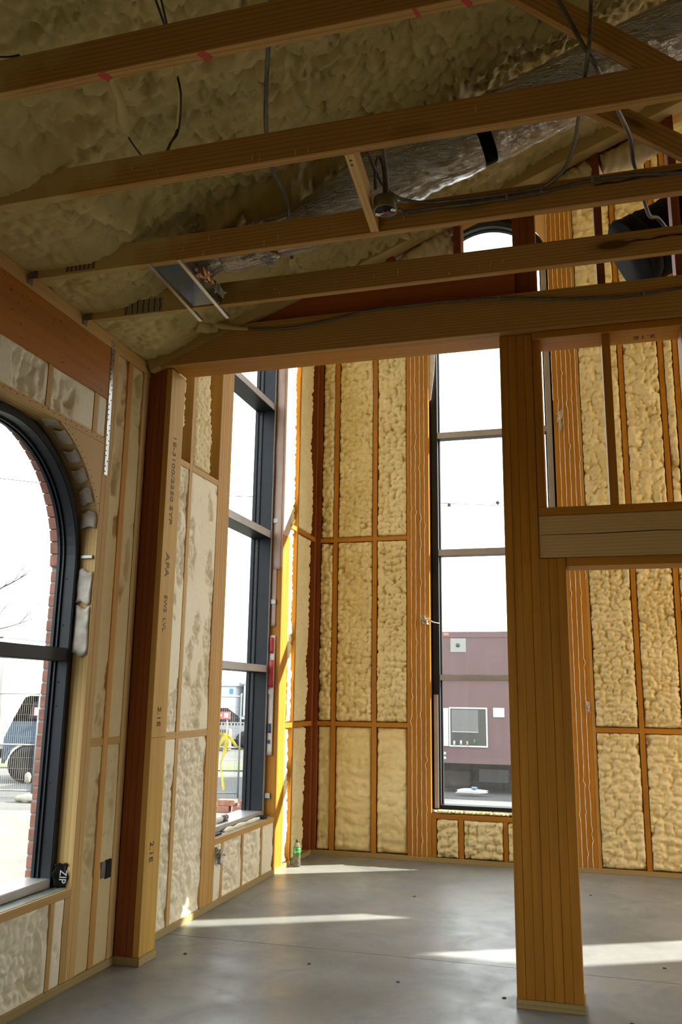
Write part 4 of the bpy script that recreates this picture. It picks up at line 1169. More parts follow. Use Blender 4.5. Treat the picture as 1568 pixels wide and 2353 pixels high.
wrap('wrap_fold', 2.64, 5.6, -2.652, -2.640, WRAP_TAN, 0.0, 8)
box('jamb_facing', XL, XL + 0.0025, 7.284, 7.515, 2.95, 5.6, WRAP_TAN, hw, 0)

def scrap(name, label, c, size, seed, m=None, stretch=(1, 1, 1)):
    nu = nv = 14
    U, V = np.meshgrid(np.linspace(-1, 1, nu), np.linspace(-1, 1, nv))
    r = np.sqrt(U * U + V * V)
    a = vnoise(U * 2.2 + 7, V * 2.2, seed); b_ = vnoise(U * 2.2, V * 2.2 + 5, seed + 3); d = vnoise(U * 3, V * 3, seed + 6)
    P = np.stack([c[0] + size * stretch[0] * (U * 0.6 + (a - 0.5) * 0.9), c[1] + size * stretch[1] * (d - 0.5) * 1.2, c[2] + size * stretch[2] * (V * 0.6 + (b_ - 0.5) * 0.9)], -1)
    o = obj(name, grid_mesh(P), m or WRAP)
    s = o.modifiers.new('thickness', 'SOLIDIFY'); s.thickness = 0.001
    return tag(o, label, 'plastic scrap')
scrap('plastic_scrap', 'crumpled white plastic scrap blowing from the left jamb of the back window', (-1.505, 8.30, 2.23), 0.050, 701)
tag(tube('plastic_strand', [(-1.46, 8.30, 2.225), (-1.42, 8.32, 2.21), (-1.375, 8.36, 2.205)], [0.010, 0.004, 0.003], WRAP, None, 6), 'twisted white strand tying the plastic scrap to the back window frame', 'plastic scrap')
scrap('wrap_scrap', 'translucent film scrap stuck to the right jamb of the back window', (-0.150, 8.315, 4.20), 0.045, 703, WRAP_GREY, (0.8, 0.3, 3.2))
scrap('film_scrap', 'milky film sheet hanging from the near corner of the side window sill', (-2.625, 6.105, 0.36), 0.080, 705, WRAP, (0.35, 1.1, 1.2))
tag(prism('wrap_flap', [(-1.464, 5.35), (-1.388, 5.35), (-1.386, 5.08), (-1.405, 4.80), (-1.44, 4.52), (-1.464, 4.50)], 'y', 8.355, 8.359, WRAP), 'white house wrap flap hanging at the upper left of the back window', 'wrap')
scrap('wrap_tuft', 'small torn tuft of wrap on the right jamb low behind the post', (0.0, 8.31, 1.42), 0.03, 709, WRAP, (0.7, 0.5, 2.2))

# foam squeezed out below the side window sill, shims and a black wedge
blob([(-2.715, 6.35, 0.476), (-2.712, 6.55, 0.478), (-2.716, 6.8, 0.478), (-2.712, 7.08, 0.480)], [0.008, 0.020, 0.009, 0.018, 0.008, 0.016, 0.010], 521, None, FOAM_PALE, 'foam_seam')
tag(bpy.data.objects['foam_seam'], 'squeezed foam seam under the tall side window sill', 'foam')
tag(box('black_wedge', -2.735, -2.672, 7.10, 7.17, 0.471, 0.495, BLACK_PLASTIC), 'black plastic wedge under the far end of the side window sill', 'wedge')
tag(box('black_shim', -2.735, -2.690, 6.07, 6.26, 0.471, 0.484, BLACK_PLASTIC), 'thin black shim at the near end of the side window sill', 'shim')

# sealant tube lying on the side window sill
tb = thing('sealant_tube', 'white sealant tube with red and grey print lying on the side window sill', 'tube', (-2.83, 6.62, 0.517))
TM = Matrix.Translation((-2.822, 6.55, 0.539)) @ Matrix.Rotation(-math.pi / 2, 4, 'X') @ Matrix.Rotation(math.radians(-2), 4, 'Y')
lathe('barrel', [(0.0225, -0.12), (0.024, -0.118), (0.024, 0.10), (0.0225, 0.104)], plain('white_plastic', (0.75, 0.74, 0.72), 0.35), tb, TM, 20)
lathe('red_band', [(0.0242, 0.06), (0.0242, 0.085)], WRAP_RED, tb, TM, 20)
lathe('grey_print', [(0.0242, -0.02), (0.0242, 0.05)], plain('grey_print', (0.12, 0.12, 0.13), 0.5), tb, TM, 20)
lathe('end_cap', [(0.0215, 0.104), (0.0215, 0.108)], GREY_METAL, tb, TM, 20)

# plastic drink bottle on the floor in the corner
def bottle_glass():
    m, nt, b = new_mat('clear_bottle_plastic')
    b.inputs['Base Color'].default_value = (0.88, 0.93, 0.88, 1); b.inputs['Roughness'].default_value = 0.08
    b.inputs['Transmission Weight'].default_value = 0.92; b.inputs['IOR'].default_value = 1.12
    return m
GREEN = plain('green_label', (0.02, 0.26, 0.06), 0.4)
bo = thing('drink_bottle', 'clear plastic drink bottle with a green label standing in the floor corner', 'bottle', (-2.575, 7.70, 0))
BM = Matrix.Translation((-2.575, 7.70, 0.0))
lathe('body', [(0.018, 0.001), (0.030, 0.002), (0.034, 0.012), (0.034, 0.05), (0.031, 0.062), (0.033, 0.075), (0.033, 0.150), (0.029, 0.172), (0.018, 0.198), (0.012, 0.206), (0.012, 0.215)], bottle_glass(), bo, BM, 24)
lathe('label_sleeve', [(0.0336, 0.098), (0.0336, 0.150), (0.0315, 0.162)], GREEN, bo, BM, 24)
lathe('cap', [(0.0145, 0.206), (0.0145, 0.226), (0.012, 0.229)], plain('dark_green_cap', (0.008, 0.07, 0.03), 0.4), bo, BM, 16)
aim = math.atan2(-7.7, 2.575) + math.pi / 2
text('lettering', 'Sprite', 0.028, BM @ Matrix.Rotation(aim, 4, 'Z') @ Matrix.Translation((0, -0.0352, 0.131)) @ Matrix.Rotation(math.pi / 2, 4, 'X') @ Matrix.Rotation(0.12, 4, 'Z'), WHITE_INK, bo, 0.0008, 0.72)

# debris on the slab
rnd = random.Random(12)
for i, (x, y) in enumerate(((-1.05, 4.90), (-0.48, 4.83), (0.13, 4.66), (-1.60, 5.05), (0.35, 5.62), (-1.35, 6.9), (-2.35, 5.0), (-0.05, 7.4))):
    n = 9
    v = [(x + 0.016 * rnd.uniform(0.5, 1) * math.cos(2 * math.pi * k / n), y + 0.016 * rnd.uniform(0.5, 1) * math.sin(2 * math.pi * k / n), 0.0005) for k in range(n)]
    v += [(x + (p[0] - x) * 0.7, y + (p[1] - y) * 0.7, 0.005) for p in v]
    f = [tuple(range(n, 2 * n))] + [(k, (k + 1) % n, n + (k + 1) % n, n + k) for k in range(n)] + [tuple(range(n))[::-1]]
    lab = ['dark chip on the slab left of the post', 'dark chip close to the post base', 'dark chip right of the post base', 'small chip by the saw cut, left of centre', 'small chip in the sunlit patch right of the post', 'small chip on the floor of the rear room', 'small chip near the column base', 'small chip on the floor behind the post'][i]
    obj('debris_chip', mesh_np(v, f), plain('debris', (0.11, 0.06, 0.045), 0.9) if 'deb' not in _cache else _cache['deb'], label=lab, cat='debris')

# ------------------------------------------------------------------ outside
G = -0.45
ASPH = plain('asphalt_and_paving', (0.085, 0.086, 0.086), 0.9, 0, 0.25, 0.6, 0.2)
PAVE = plain('pale_paving', (0.125, 0.12, 0.11), 0.9, 0, 0.15, 1.2, 0.2)
GRASS = plain('grass', (0.06, 0.13, 0.03), 0.9, 0, 0.3, 1.5)
def flat(nm, poly, z, m, label, cat, par=None, t=0.05):
    return prism(nm, poly, 'z', z - t, z, m, par, kind='structure', label=label, cat=cat)
flat('ground', [(-140, -80), (140, -80), (140, 160), (-140, 160)], G, ASPH, 'pale paved lot outside the windows', 'ground', t=0.4)
flat('pavement', [(-13, 1), (-4.2, 1), (-4.2, 14.5), (-13, 11.5)], G + 0.02, PAVE, 'sunlit paving outside the left wall', 'ground')
flat('forecourt', [(-4.1, 9.2), (12, 9.2), (12, 17.2), (-4.1, 17.2)], G + 0.02, plain('bright_paving', (0.34, 0.33, 0.31), 0.9, 0, 0.1, 1.2), 'sunlit paving between the back window and the trailer', 'ground')
flat('grass_strip', [(-22, 17.5), (-6, 22), (-6.5, 24.5), (-24, 19.5)], G + 0.03, plain('worn_verge', (0.085, 0.10, 0.05), 0.9, 0, 0.3, 1.5), 'grass verge beyond the site fence', 'grass')
prism('grass_bank', [(-46, G), (-46, G + 1.2), (-60, G + 1.9), (-60, G)], 'x', -0.001, 0.001, GRASS).hide_render = False
bpy.data.objects.remove(bpy.data.objects['grass_bank'])
def bank():
    v = [(-27, 36, G), (4, 42, G), (-27, 41, G + 0.30), (4, 47, G + 0.30), (-27, 56, G + 0.35), (4, 62, G + 0.35), (-27, 56, G), (4, 62, G)]
    return mesh_np(v, [(0, 1, 3, 2), (2, 3, 5, 4), (4, 5, 7, 6), (0, 2, 4, 6), (1, 7, 5, 3)])
obj('grass_bank', bank(), GRASS, kind='structure', label='green grass bank far beyond the fence', cat='grass')

# site fence
FEN = plain('fence_steel', (0.24, 0.25, 0.26), 0.5, 0.3)
Fa, Fb = Vector((-10.06, 14.60, G)), Vector((-6.35, 15.71, G))
fdv = (Fb - Fa); FL = fdv.length; fdv.normalize()
def fence(start, label):
    a = start; b_ = start + fdv * (FL - 0.10)
    t = thing('site_fence', label, 'fence', tuple(a), group='site fence panels')
    z1 = G + 1.90
    for p in (a, b_): tube('post', [p + Vector((0, 0, 0.03)), p + Vector((0, 0, 1.96))], 0.019, FEN, t, 8)
    for z in (0.12, 0.95, 1.90): tube('rail', [a + Vector((0, 0, z)), b_ + Vector((0, 0, z))], 0.017, FEN, t, 8)
    v, f = [], []
    def wire(p, q, r=0.0019):
        k = len(v); d = (q - p).normalized(); n = d.orthogonal().normalized(); m_ = d.cross(n)
        for e in (p, q):
            for s in range(3):
                an = 2 * math.pi * s / 3; v.append(tuple(e + (n * math.cos(an) + m_ * math.sin(an)) * r))
        for s in range(3): f.append((k + s, k + (s + 1) % 3, k + 3 + (s + 1) % 3, k + 3 + s))
    n = int(FL / 0.040)
    for i in range(1, n): 
        p = a.lerp(b_, i / n); wire(p + Vector((0, 0, 0.12)), p + Vector((0, 0, 1.90)))
    for i in range(1, 9): z = 0.12 + i * 1.78 / 9; wire(a + Vector((0, 0, z)), b_ + Vector((0, 0, z)))
    obj('wire_mesh', mesh_np(v, f), FEN, t, kind='stuff')
    for p in (a + fdv * 0.35,):
        box('foot', p.x - 0.30, p.x + 0.30, p.y - 0.11, p.y + 0.11, G + 0.001, G + 0.12, plain('concrete_foot', (0.42, 0.41, 0.39), 0.9) if 'foot' not in _cache else _cache['foot'], t, 0.02)
    return t
fence(Fa - fdv * FL, 'mesh fence panel in front of the parked vehicle, seen through the near window')
fence(Fa, 'mesh fence panel with yellow tape, seen through the tall side window')
fence(Fb, 'mesh fence panel right of the yellow tape, cut off by the black window frame')
cl = box('fence_clamp', Fa.x - 0.12, Fa.x + 0.06, Fa.y - 0.03, Fa.y + 0.03, G + 1.32, G + 1.36, GALV)
tag(cl, 'steel clamp joining two fence posts by the brick reveal', 'clamp')
# caution tape knotted on the fence
CT = plain('yellow_caution_tape', (0.42, 0.33, 0.03), 0.5, 0, 0.35, 6)
ct = thing('caution_tape', 'yellow caution tape knotted to the fence mesh', 'tape', (-6.6, 15.5, G))
def tape_strip(pts, w):
    v, f = [], []
    for i, (p, q) in enumerate(zip(pts, w)):
        p = Vector(p); s = fdv * q * math.cos(i * 0.5) + Vector((0.3, -0.5, 0)) * q * math.sin(i * 0.5) * 0.5
        v += [tuple(p - s), tuple(p + s)]
    for i in range(len(pts) - 1): f.append((2 * i, 2 * i + 1, 2 * i + 3, 2 * i + 2))
    o = obj('tape_tail', mesh_np(v, f), CT, ct)
    m_ = o.modifiers.new('thickness', 'SOLIDIFY'); m_.thickness = 0.003
tp0 = Fa.lerp(Fb, 0.895); tp0 = tp0 + Vector((0.06, -0.10, 0))
tape_strip([tp0 + Vector((0, 0, 1.22)), tp0 + Vector((0.05, 0, 1.05)), tp0 + Vector((0.0, 0, 0.85)), tp0 + Vector((-0.06, 0, 0.65)), tp0 + Vector((-0.02, 0, 0.45)), tp0 + Vector((0.02, 0, 0.18))], [0.03, 0.05, 0.055, 0.06, 0.05, 0.03])
tape_strip([tp0 + Vector((0, 0, 1.22)), tp0 + Vector((0.12, 0.03, 1.12)), tp0 + Vector((0.22, 0.06, 0.98)), tp0 + Vector((0.36, 0.10, 0.93))], [0.035, 0.04, 0.05, 0.05])
tape_strip([tp0 + Vector((-0.12, -0.04, 1.24)), tp0 + Vector((0.0, 0, 1.16)), tp0 + Vector((-0.10, -0.03, 0.98)), tp0 + Vector((-0.13, -0.04, 0.75))], [0.02, 0.05, 0.05, 0.05])
# loose bricks by the fence
for i, (dx, dy, dz, r, lab) in enumerate(((0, 0, 0, 0.1, 'loose red brick at the bottom left of the small outdoor pile'), (0.36, 0.05, 0, 0.1, 'loose red brick at the middle of the outdoor pile'), (0.72, 0.1, 0, -0.1, 'loose red brick at the right end of the outdoor pile'), (0.10, 0.02, 0.10, 0.1, 'loose red brick on top of the pile, left'), (0.48, 0.08, 0.10, 0.0, 'loose red brick on top of the pile, right'))):
    b_ = box('loose_brick', -6.0 + dx - 0.15, -6.0 + dx + 0.15, 13.9 + dy - 0.09, 13.9 + dy + 0.09, G + 0.022 + dz, G + 0.118 + dz, BRICK, None, 0.006, rot=(0, 0, r))
    tag(b_, lab, 'brick', 'loose bricks outside')
# debris bags under the fence by the round window
BAG = plain('pale_sack', (0.30, 0.28, 0.22), 0.8, 0, 0.2)
def lump_thing(nm, label, cat, c, r, sc, seed, m):
    bm = bmesh.new(); bmesh.ops.create_icosphere(bm, subdivisions=3, radius=1.0)
    for q in bm.verts:
        k = 0.75 + 0.5 * float(vnoise(np.array([q.co.x * 2 + 5]), np.array([q.co.y * 2 + q.co.z * 3]), seed)[0])
        q.co = Vector((q.co.x * sc[0], q.co.y * sc[1], q.co.z * sc[2])) * r * k
    me = bpy.data.meshes.new(nm); bm.to_mesh(me); bm.free()
    me.polygons.foreach_set('use_smooth', np.ones(len(me.polygons), dtype=bool))
    return tag(obj(nm, me, m, None, Matrix.Translation(c)), label, cat)
lump_thing('sand_sack', 'pale sack slumped at the fence foot below the parked vehicle', 'sack', (-9.75, 13.9, G + 0.06), 0.17, (1.5, 0.7, 0.45), 3, BAG)
lump_thing('rag', 'pale rag caught low on the fence mesh', 'rag', (-10.18, 14.45, G + 0.36), 0.085, (0.8, 0.5, 1.1), 5, BAG)
lump_thing('stone', 'small dark stone on the paving outside the round window', 'stone', (-7.05, 11.25, G + 0.05), 0.06, (1, 1, 0.7), 7, plain('dark_stone', (0.08, 0.075, 0.07), 0.9))

# parked off-road vehicle beyond the fence, side on to the window
sr = math.atan2(0.585, 0.81)
SV = Matrix.Translation((-11.89, 16.5, G)) @ Matrix.Rotation(sr, 4, 'Z')
suv = thing('parked_suv', 'dark blue off-road vehicle with a black top parked behind the fence', 'car', (-11.89, 16.5, G), sr)
BLUE = plain('slate_blue_paint', (0.055, 0.085, 0.125), 0.3, 0.3)
DARKGL = plain('dark_vehicle_glass', (0.02, 0.02, 0.022), 0.15)
def vprism(nm, poly, y0, y1, m, par=suv):
    n = len(poly)
    v = [(p[0], y0, p[1]) for p in poly] + [(p[0], y1, p[1]) for p in poly]
    f = [tuple(range(n)), tuple(range(n, 2 * n))[::-1]] + [(i, n + i, n + (i + 1) % n, (i + 1) % n) for i in range(n)]
    return obj(nm, mesh_np(v, f), m, par, SV)
vprism('body', [(-0.35, 0.42), (-0.34, 0.95), (-0.20, 1.30), (3.55, 1.30), (3.65, 0.95), (3.62, 0.45), (3.1, 0.40), (2.95, 0.75), (2.45, 0.78), (2.30, 0.42), (0.60, 0.42), (0.47, 0.80), (-0.12, 0.82), (-0.28, 0.42)], 0.06, 1.75, BLUE)
vprism('soft_top', [(-0.20, 1.30), (0.02, 1.80), (0.12, 1.84), (2.2, 1.84), (2.65, 1.30)], 0.10, 1.70, BLACK_FLEX)
vprism('side_window', [(0.12, 1.36), (0.20, 1.72), (1.0, 1.72), (1.0, 1.36)], 0.085, 0.11, DARKGL)
vprism('side_window', [(1.1, 1.36), (1.1, 1.72), (2.1, 1.72), (2.35, 1.36)], 0.085, 0.11, DARKGL)
SIGNW = plain('white_sign', (0.85, 0.85, 0.85), 0.5); SIGNR = plain('red_sign', (0.75, 0.10, 0.10), 0.5)
vprism('red_panel', [(0.22, 1.42), (0.22, 1.60), (0.52, 1.60), (0.52, 1.42)], 0.070, 0.082, SIGNR)
vprism('white_panel', [(0.235, 1.432), (0.235, 1.588), (0.44, 1.588), (0.44, 1.432)], 0.062, 0.069, SIGNW)
vprism('bumper', [(-0.52, 0.52), (-0.52, 0.72), (-0.34, 0.72), (-0.34, 0.52)], 0.15, 1.65, BLACK_PLASTIC)
fl = [(0.18 + 0.52 * math.cos(t), 0.40 + 0.50 * math.sin(t)) for t in np.linspace(0.2, math.pi - 0.2, 14)]
fl2 = [(0.18 + 0.47 * math.cos(t), 0.40 + 0.45 * math.sin(t)) for t in np.linspace(0.2, math.pi - 0.2, 14)]
vprism('wheel_flare', fl + fl2[::-1], -0.02, 0.07, BLUE)
def wheel(x):
    Mx = SV @ Matrix.Translation((x, 0.16, 0.40)) @ Matrix.Rotation(math.pi / 2, 4, 'X')
    t = lathe('tyre', [(0.22, -0.12), (0.36, -0.13), (0.40, -0.09), (0.40, 0.09), (0.36, 0.13), (0.22, 0.12)], BLACK_PLASTIC, suv, Mx, 30)
    lathe('wheel_disc', [(0.235, 0.085), (0.235, 0.10)], plain('dark_wheel', (0.015, 0.014, 0.016), 0.4), t, Mx, 30)
    v, f = [], []
    ring = [];  n = 36
    ALUM = _cache.setdefault('alum', plain('machined_alloy', (0.80, 0.80, 0.82), 0.3, 0.8))
    pts = []
    for k in range(6):
        for a_, r_ in ((-0.42, 0.215), (-0.30, 0.225), (-0.17, 0.11), (0.17, 0.11), (0.30, 0.225), (0.42, 0.215)):
            an = (k + 0.5) * math.pi / 3 + a_
            pts.append((r_ * math.cos(an), r_ * math.sin(an), 0.106))
    pts.append(pts[0])
    vv, ff_ = tube_mesh(pts, 0.011, 5)
    obj('spoke_edge', mesh_np(vv, ff_, True), ALUM, t, Mx)
    pts = [(0.235 * math.cos(a_), 0.235 * math.sin(a_), 0.10) for a_ in np.linspace(0, 2 * math.pi, 31)]
    vv, ff_ = tube_mesh(pts, 0.008, 5)
    obj('rim_edge', mesh_np(vv, ff_, True), ALUM, t, Mx)
wheel(0.18); wheel(2.70)

# bare tree at far left
tr = thing('bare_tree', 'leafless tree against the white sky in the near round window', 'tree', (-21.8, 24.0, G))
BARK = plain('bark', (0.10, 0.085, 0.08), 0.9, 0, 0.2)
tv, tf = [], []
rnd = random.Random(31)
def limb(p, d, L, r, depth):
    n = 5; pts = [p]; q = p.copy(); dd = d.copy()
    for i in range(n):
        dd = (dd + Vector((rnd.uniform(-.22, .22), rnd.uniform(-.22, .22), rnd.uniform(-.12, .20)))).normalized()
        q = q + dd * L / n; pts.append(q.copy())
    v, f = tube_mesh(pts, [r * (1 - 0.55 * i / n) for i in range(n + 1)], 5, False)
    k = len(tv); tv.extend(v); tf.extend([tuple(a + k for a in g) for g in f])
    if depth > 0:
        for i in range(rnd.choice((3, 4))):
            j = rnd.randint(1, n); base = pts[j]
            nd = (dd + Vector((rnd.uniform(-1, 1), rnd.uniform(-1, 1), rnd.uniform(-.3, .8)))).normalized()
            limb(base, nd, L * rnd.uniform(0.5, 0.75), r * 0.45, depth - 1)
tube('trunk', [(-21.8, 24, G), (-21.7, 24, 1.5), (-21.6, 24.1, 3.5)], [0.22, 0.18, 0.14], BARK, tr, 10)
for d in ((0.9, 0.3, 0.5), (0.7, -0.4, 0.9), (0.3, 0.2, 1.2), (-0.8, 0.2, 0.8), (1.0, 0.45, 0.12), (0.95, 0.2, 0.75)):
    limb(Vector((-21.6, 24.1, 3.3)), Vector(d).normalized(), 2.6, 0.075, 4)
obj('branches', mesh_np([tuple(v) for v in tv], tf, True), BARK, tr)

# poles and wires
tag(tube('utility_pole', [(-17.9, 23.7, G), (-17.95, 23.7, 3.4)], [0.11, 0.09], plain('weathered_pole', (0.33, 0.32, 0.31), 0.8), None, 10), 'grey utility pole beyond the fence at the left edge', 'pole')
tag(tube('sign_post', [(-19.0, 24.2, G), (-18.75, 24.2, 2.2)], 0.06, plain('brown_post', (0.25, 0.2, 0.17), 0.8), None, 8), 'leaning brown post beside the grey utility pole', 'pole')
tag(tube('power_line', spline([(-40, 8, 8.9), (-18.6, 23.5, 8.44), (-17.37, 24.46, 8.39), (-12.0, 27.49, 8.42), (6, 38, 9.2)], 8), 0.012, BLACK_PLASTIC, None, 5), 'thin power line crossing the sky in both left windows', 'wire')
for i in range(5):
    z = 2.4 + i * 0.28
    tag(tube('overhead_wire', [(-40, 22 + i, z + 0.5), (-14, 34 + i, z), (10, 44 + i, z + 0.6)], 0.010, plain('pale_wire', (0.4, 0.4, 0.42), 0.6) if 'pw' not in _cache else _cache['pw'], None, 4), ['lowest', 'second', 'third', 'fourth', 'topmost'][i] + ' of the pale overhead wires low in the left windows', 'wire', 'overhead wires')
sl = thing('string_lights', 'two small dark lamps on a thin wire outside the back window', 'lights', (-1.4, 11.7, 4.2))
tube('wire', [(-6, 11.6, 4.35), (-1.78, 11.76, 4.185), (-1.1, 11.8, 4.187), (6, 12, 4.4)], 0.002, BLACK_PLASTIC, sl, 4)
for x, r in ((-1.78, 0.1), (-1.10, 0.75)): box('lamp', x - 0.021, x + 0.021, 11.76, 11.80, 4.140, 4.182, BLACK_PLASTIC, sl, 0.002, rot=(0, r, 0))

# maroon trailer behind the back window
trl = thing('food_trailer', 'maroon box trailer with a white-framed serving window outside the back window', 'trailer', (-2.0, 19.5, G))
MAROON = plain('maroon_panel', (0.098, 0.050, 0.054), 0.6, 0, 0.06, 3)
TRW = plain('trailer_white', (0.50, 0.50, 0.50), 0.5)
box('body', -6.2, 2.6, 18.30, 20.9, 0.16, 2.845, MAROON, trl, 0.01)
box('roof_rail', -6.22, 2.62, 18.285, 18.30, 2.735, 2.86, MAROON, trl, 0.004)
box('floor_rail', -6.22, 2.62, 18.285, 18.30, 0.16, 0.275, plain('floor_rail', (0.105, 0.055, 0.06), 0.6), trl, 0.004)
box('marker_light', -2.92, -2.81, 18.27, 18.284, 2.78, 2.83, plain('orange_lens', (0.75, 0.16, 0.05), 0.4), trl, 0.004)
vp = box('vent_panel', -2.78, -2.45, 18.288, 18.30, 2.43, 2.72, plain('grey_panel', (0.22, 0.23, 0.22), 0.5), trl, 0.003)
lathe('vent_hole', [(0.045, 0), (0.045, 0.006)], DARKGL, vp, Matrix.Translation((-2.62, 18.288, 2.575)) @ Matrix.Rotation(math.pi / 2, 4, 'X'), 16)
sw = box('serving_window', -2.80, -2.06, 18.285, 18.30, 0.52, 1.26, plain('dark_trailer_glass', (0.022, 0.024, 0.022), 0.25), trl, 0)
for a, b_, c, d in ((-2.83, -2.80, 0.49, 1.29), (-2.06, -2.03, 0.49, 1.29), (-2.80, -2.06, 0.49, 0.52), (-2.80, -2.06, 1.26, 1.29)):
    box('window_frame', a, b_, 18.272, 18.30, c, d, TRW, sw, 0.003)
box('blind', -2.77, -2.22, 18.276, 18.284, 0.80, 1.24, plain('grey_blind', (0.11, 0.11, 0.11), 0.6), sw, 0)
box('blind_edge', -2.77, -2.22, 18.270, 18.276, 0.785, 0.800, plain('blind_edge', (0.4, 0.4, 0.4), 0.5), sw, 0)
for x, z, m in ((-2.72, 0.565, TRW), (-2.58, 0.575, TRW), (-2.30, 0.60, plain('green_bottle', (0.03, 0.14, 0.07), 0.4)), (-2.45, 0.56, plain('tan_jar', (0.35, 0.25, 0.15), 0.5))):
    lathe('counter_jar', [(0.022, -0.04), (0.022, 0.03), (0.010, 0.05)], m, sw, Matrix.Translation((x, 18.262, z)), 10)
box('shutter', -3.35, -2.84, 18.262, 18.284, 0.50, 1.27, TRW, trl, 0.004)
box('hatch', -1.91, -1.68, 18.275, 18.299, 1.10, 1.29, TRW, trl, 0.006)
for z in (0.36, 0.27): box('sticker', -2.98, -2.90, 18.280, 18.2845, z - 0.03, z + 0.02, TRW, trl, 0)
box('chassis', -6.0, 2.4, 18.6, 20.7, -0.02, 0.16, BLACK_FLEX, trl, 0)
box('skirt', -6.0, 2.4, 19.3, 19.4, G, 0.16, BLACK_FLEX, trl, 0)
box('tool_box', -2.25, -1.65, 18.5, 18.9, -0.22, 0.05, plain('dark_tool_box', (0.012, 0.013, 0.016), 0.6), trl, 0.01)
for x in (-2.75, -1.2, -0.45):
    lathe('tyre', [(0.18, -0.1), (0.31, -0.1), (0.33, -0.07), (0.33, 0.07), (0.31, 0.1), (0.18, 0.1)], BLACK_PLASTIC, trl, Matrix.Translation((x, 18.75, G + 0.34)) @ Matrix.Rotation(math.pi / 2, 4, 'X'), 20)
lump_thing('litter_bag', 'pale litter with a blue cap on the ground in front of the trailer', 'litter', (-2.35, 18.0, G + 0.09), 0.16, (2.2, 0.6, 0.35), 9, plain('litter_white', (0.7, 0.7, 0.72), 0.6))
lump_thing('blue_rag', 'bright blue rag under the trailer near the post', 'rag', (-1.45, 18.2, G + 0.12), 0.10, (1.0, 0.6, 1.0), 11, plain('blue_cloth', (0.03, 0.07, 0.45), 0.6))
lump_thing('blue_litter', 'small blue object lying on the pale litter', 'litter', (-2.28, 17.93, G + 0.17), 0.05, (1.3, 0.7, 0.6), 13, plain('steel_blue', (0.10, 0.2, 0.38), 0.5))

# buildings, sign and cars far off
BWH = plain('white_cladding', (0.72, 0.74, 0.77), 0.8); BGR = plain('grey_cladding', (0.50, 0.52, 0.55), 0.8)
def building(nm, label, x0, x1, y0, y1, h, m, wins):
    t = thing(nm, label, 'building', ((x0 + x1) / 2, (y0 + y1) / 2, G))
    box('wall', x0, x1, y0, y1, G, h, m, t, 0)
    box('parapet', x0 - 0.2, x1 + 0.2, y0 - 0.2, y1 + 0.2, h, h + 0.35, BGR, t, 0)
    for (a, b_, c, d, mm) in wins: box('window', a, b_, y0 - 0.06, y0, c, d, mm, t, 0)
    return t
BLUEW = plain('blue_sign', (0.05, 0.22, 0.60), 0.5)
building('warehouse', 'white warehouse with a blue sign far off in the tall side window', -42, -31.0, 74, 90, 2.2, BGR, [(-31.6, -31.25, 1.5, 1.95, BLUEW), (-36, -35, 0.5, 1.5, DARKGL)])
building('office_block', 'long white building right of the far warehouse', -30.4, -4, 74.5, 95, 2.4, BWH, [(-22, -20, 0.5, 1.5, DARKGL), (-17, -15, 0.5, 1.5, DARKGL)])
building('store_building', 'pale building far off in the near round window', -70, -44, 58, 75, 5.6, BWH, [(-50.2, -49.3, 1.4, 2.3, DARKGL), (-50.2, -49.3, 2.7, 3.5, DARKGL), (-47, -46.2, 1.4, 2.3, DARKGL)])
rs = thing('roadside_sign', 'red sign board beyond the fence in the tall side window', 'sign', (-12.0, 27.5, G))
box('board', -12.40, -11.70, 27.50, 27.55, 0.66, 0.90, SIGNR, rs, 0)
box('white_square', -11.90, -11.75, 27.48, 27.495, 0.71, 0.86, SIGNW, rs, 0)
box('white_lettering', -12.36, -11.98, 27.48, 27.495, 0.74, 0.83, plain('pink_lettering', (0.75, 0.4, 0.4), 0.5), rs, 0)
for x in (-12.3, -11.8): tube('post', [(x, 27.52, G), (x, 27.52, 0.66)], 0.02, FEN, rs, 6)
bf = thing('flag_bunting', 'row of small black flags above the far grass', 'bunting', (-12, 27.6, 0.5))
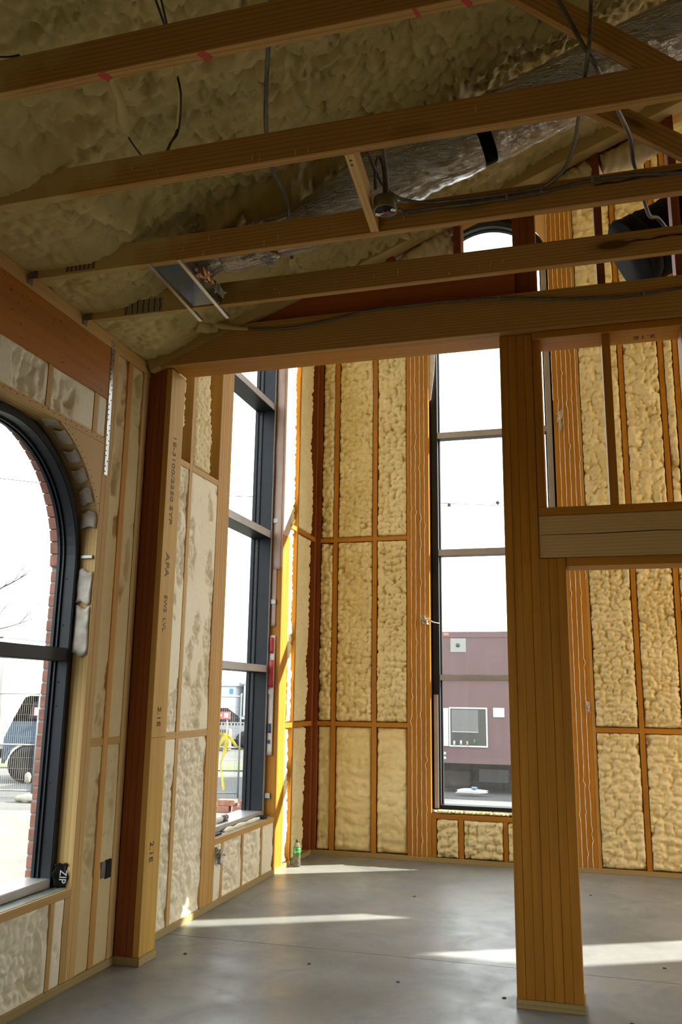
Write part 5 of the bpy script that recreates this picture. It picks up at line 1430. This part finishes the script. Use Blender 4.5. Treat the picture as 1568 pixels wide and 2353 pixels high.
tube('cord', [(-13.4, 27.3, 0.53), (-10.6, 28.2, 0.53)], 0.006, FEN, bf, 4)
for k in range(26):
    t = k / 26
    box('flag', -13.3 + 2.7 * t, -13.3 + 2.7 * t + 0.055, 27.33 + 0.87 * t, 27.34 + 0.87 * t, 0.45, 0.52, BLACK_PLASTIC, bf, 0)
def car(label, c, rz, col, h=1.45):
    t = thing('parked_car', label, 'car', c, rz)
    Mx = Matrix.Translation(c) @ Matrix.Rotation(rz, 4, 'Z')
    def vp_(nm, poly, y0, y1, m):
        n = len(poly)
        v = [(p[0], y0, p[1]) for p in poly] + [(p[0], y1, p[1]) for p in poly]
        f = [tuple(range(n)), tuple(range(n, 2 * n))[::-1]] + [(i, n + i, n + (i + 1) % n, (i + 1) % n) for i in range(n)]
        obj(nm, mesh_np(v, f), m, t, Mx)
    vp_('body', [(-2.2, 0.35), (-2.2, 0.8), (-1.5, 0.95), (2.0, 0.95), (2.2, 0.7), (2.2, 0.35)], -0.85, 0.85, col)
    vp_('cabin', [(-1.5, 0.95), (-0.9, h), (0.7, h), (1.4, 0.95)], -0.75, 0.75, DARKGL)
    for x in (-1.35, 1.35):
        for y in (-0.8, 0.8): lathe('tyre', [(0.16, -0.1), (0.32, -0.1), (0.32, 0.1), (0.16, 0.1)], BLACK_PLASTIC, t, Mx @ Matrix.Translation((x, y, 0.32)) @ Matrix.Rotation(math.pi / 2, 4, 'X'), 14)
car('grey car parked beyond the fence behind the yellow tape', (-13.6, 29.6, G), 0.6, plain('silver_paint', (0.35, 0.36, 0.38), 0.3, 0.5))
car('black car parked beside the grey car far off', (-15.6, 32.8, G), 0.6, plain('black_paint', (0.02, 0.02, 0.022), 0.3, 0.3))
car('dark blue tall car at the right behind the fence post', (-10.6, 33.5, G), 1.9, plain('navy_paint', (0.03, 0.06, 0.12), 0.3, 0.3), 2.0)
bl = box('concrete_block', -12.45, -12.10, 28.4, 28.7, G, 0.30, PAVE, None, 0.03)
tag(bl, 'pale concrete block standing left of the parked cars', 'block')
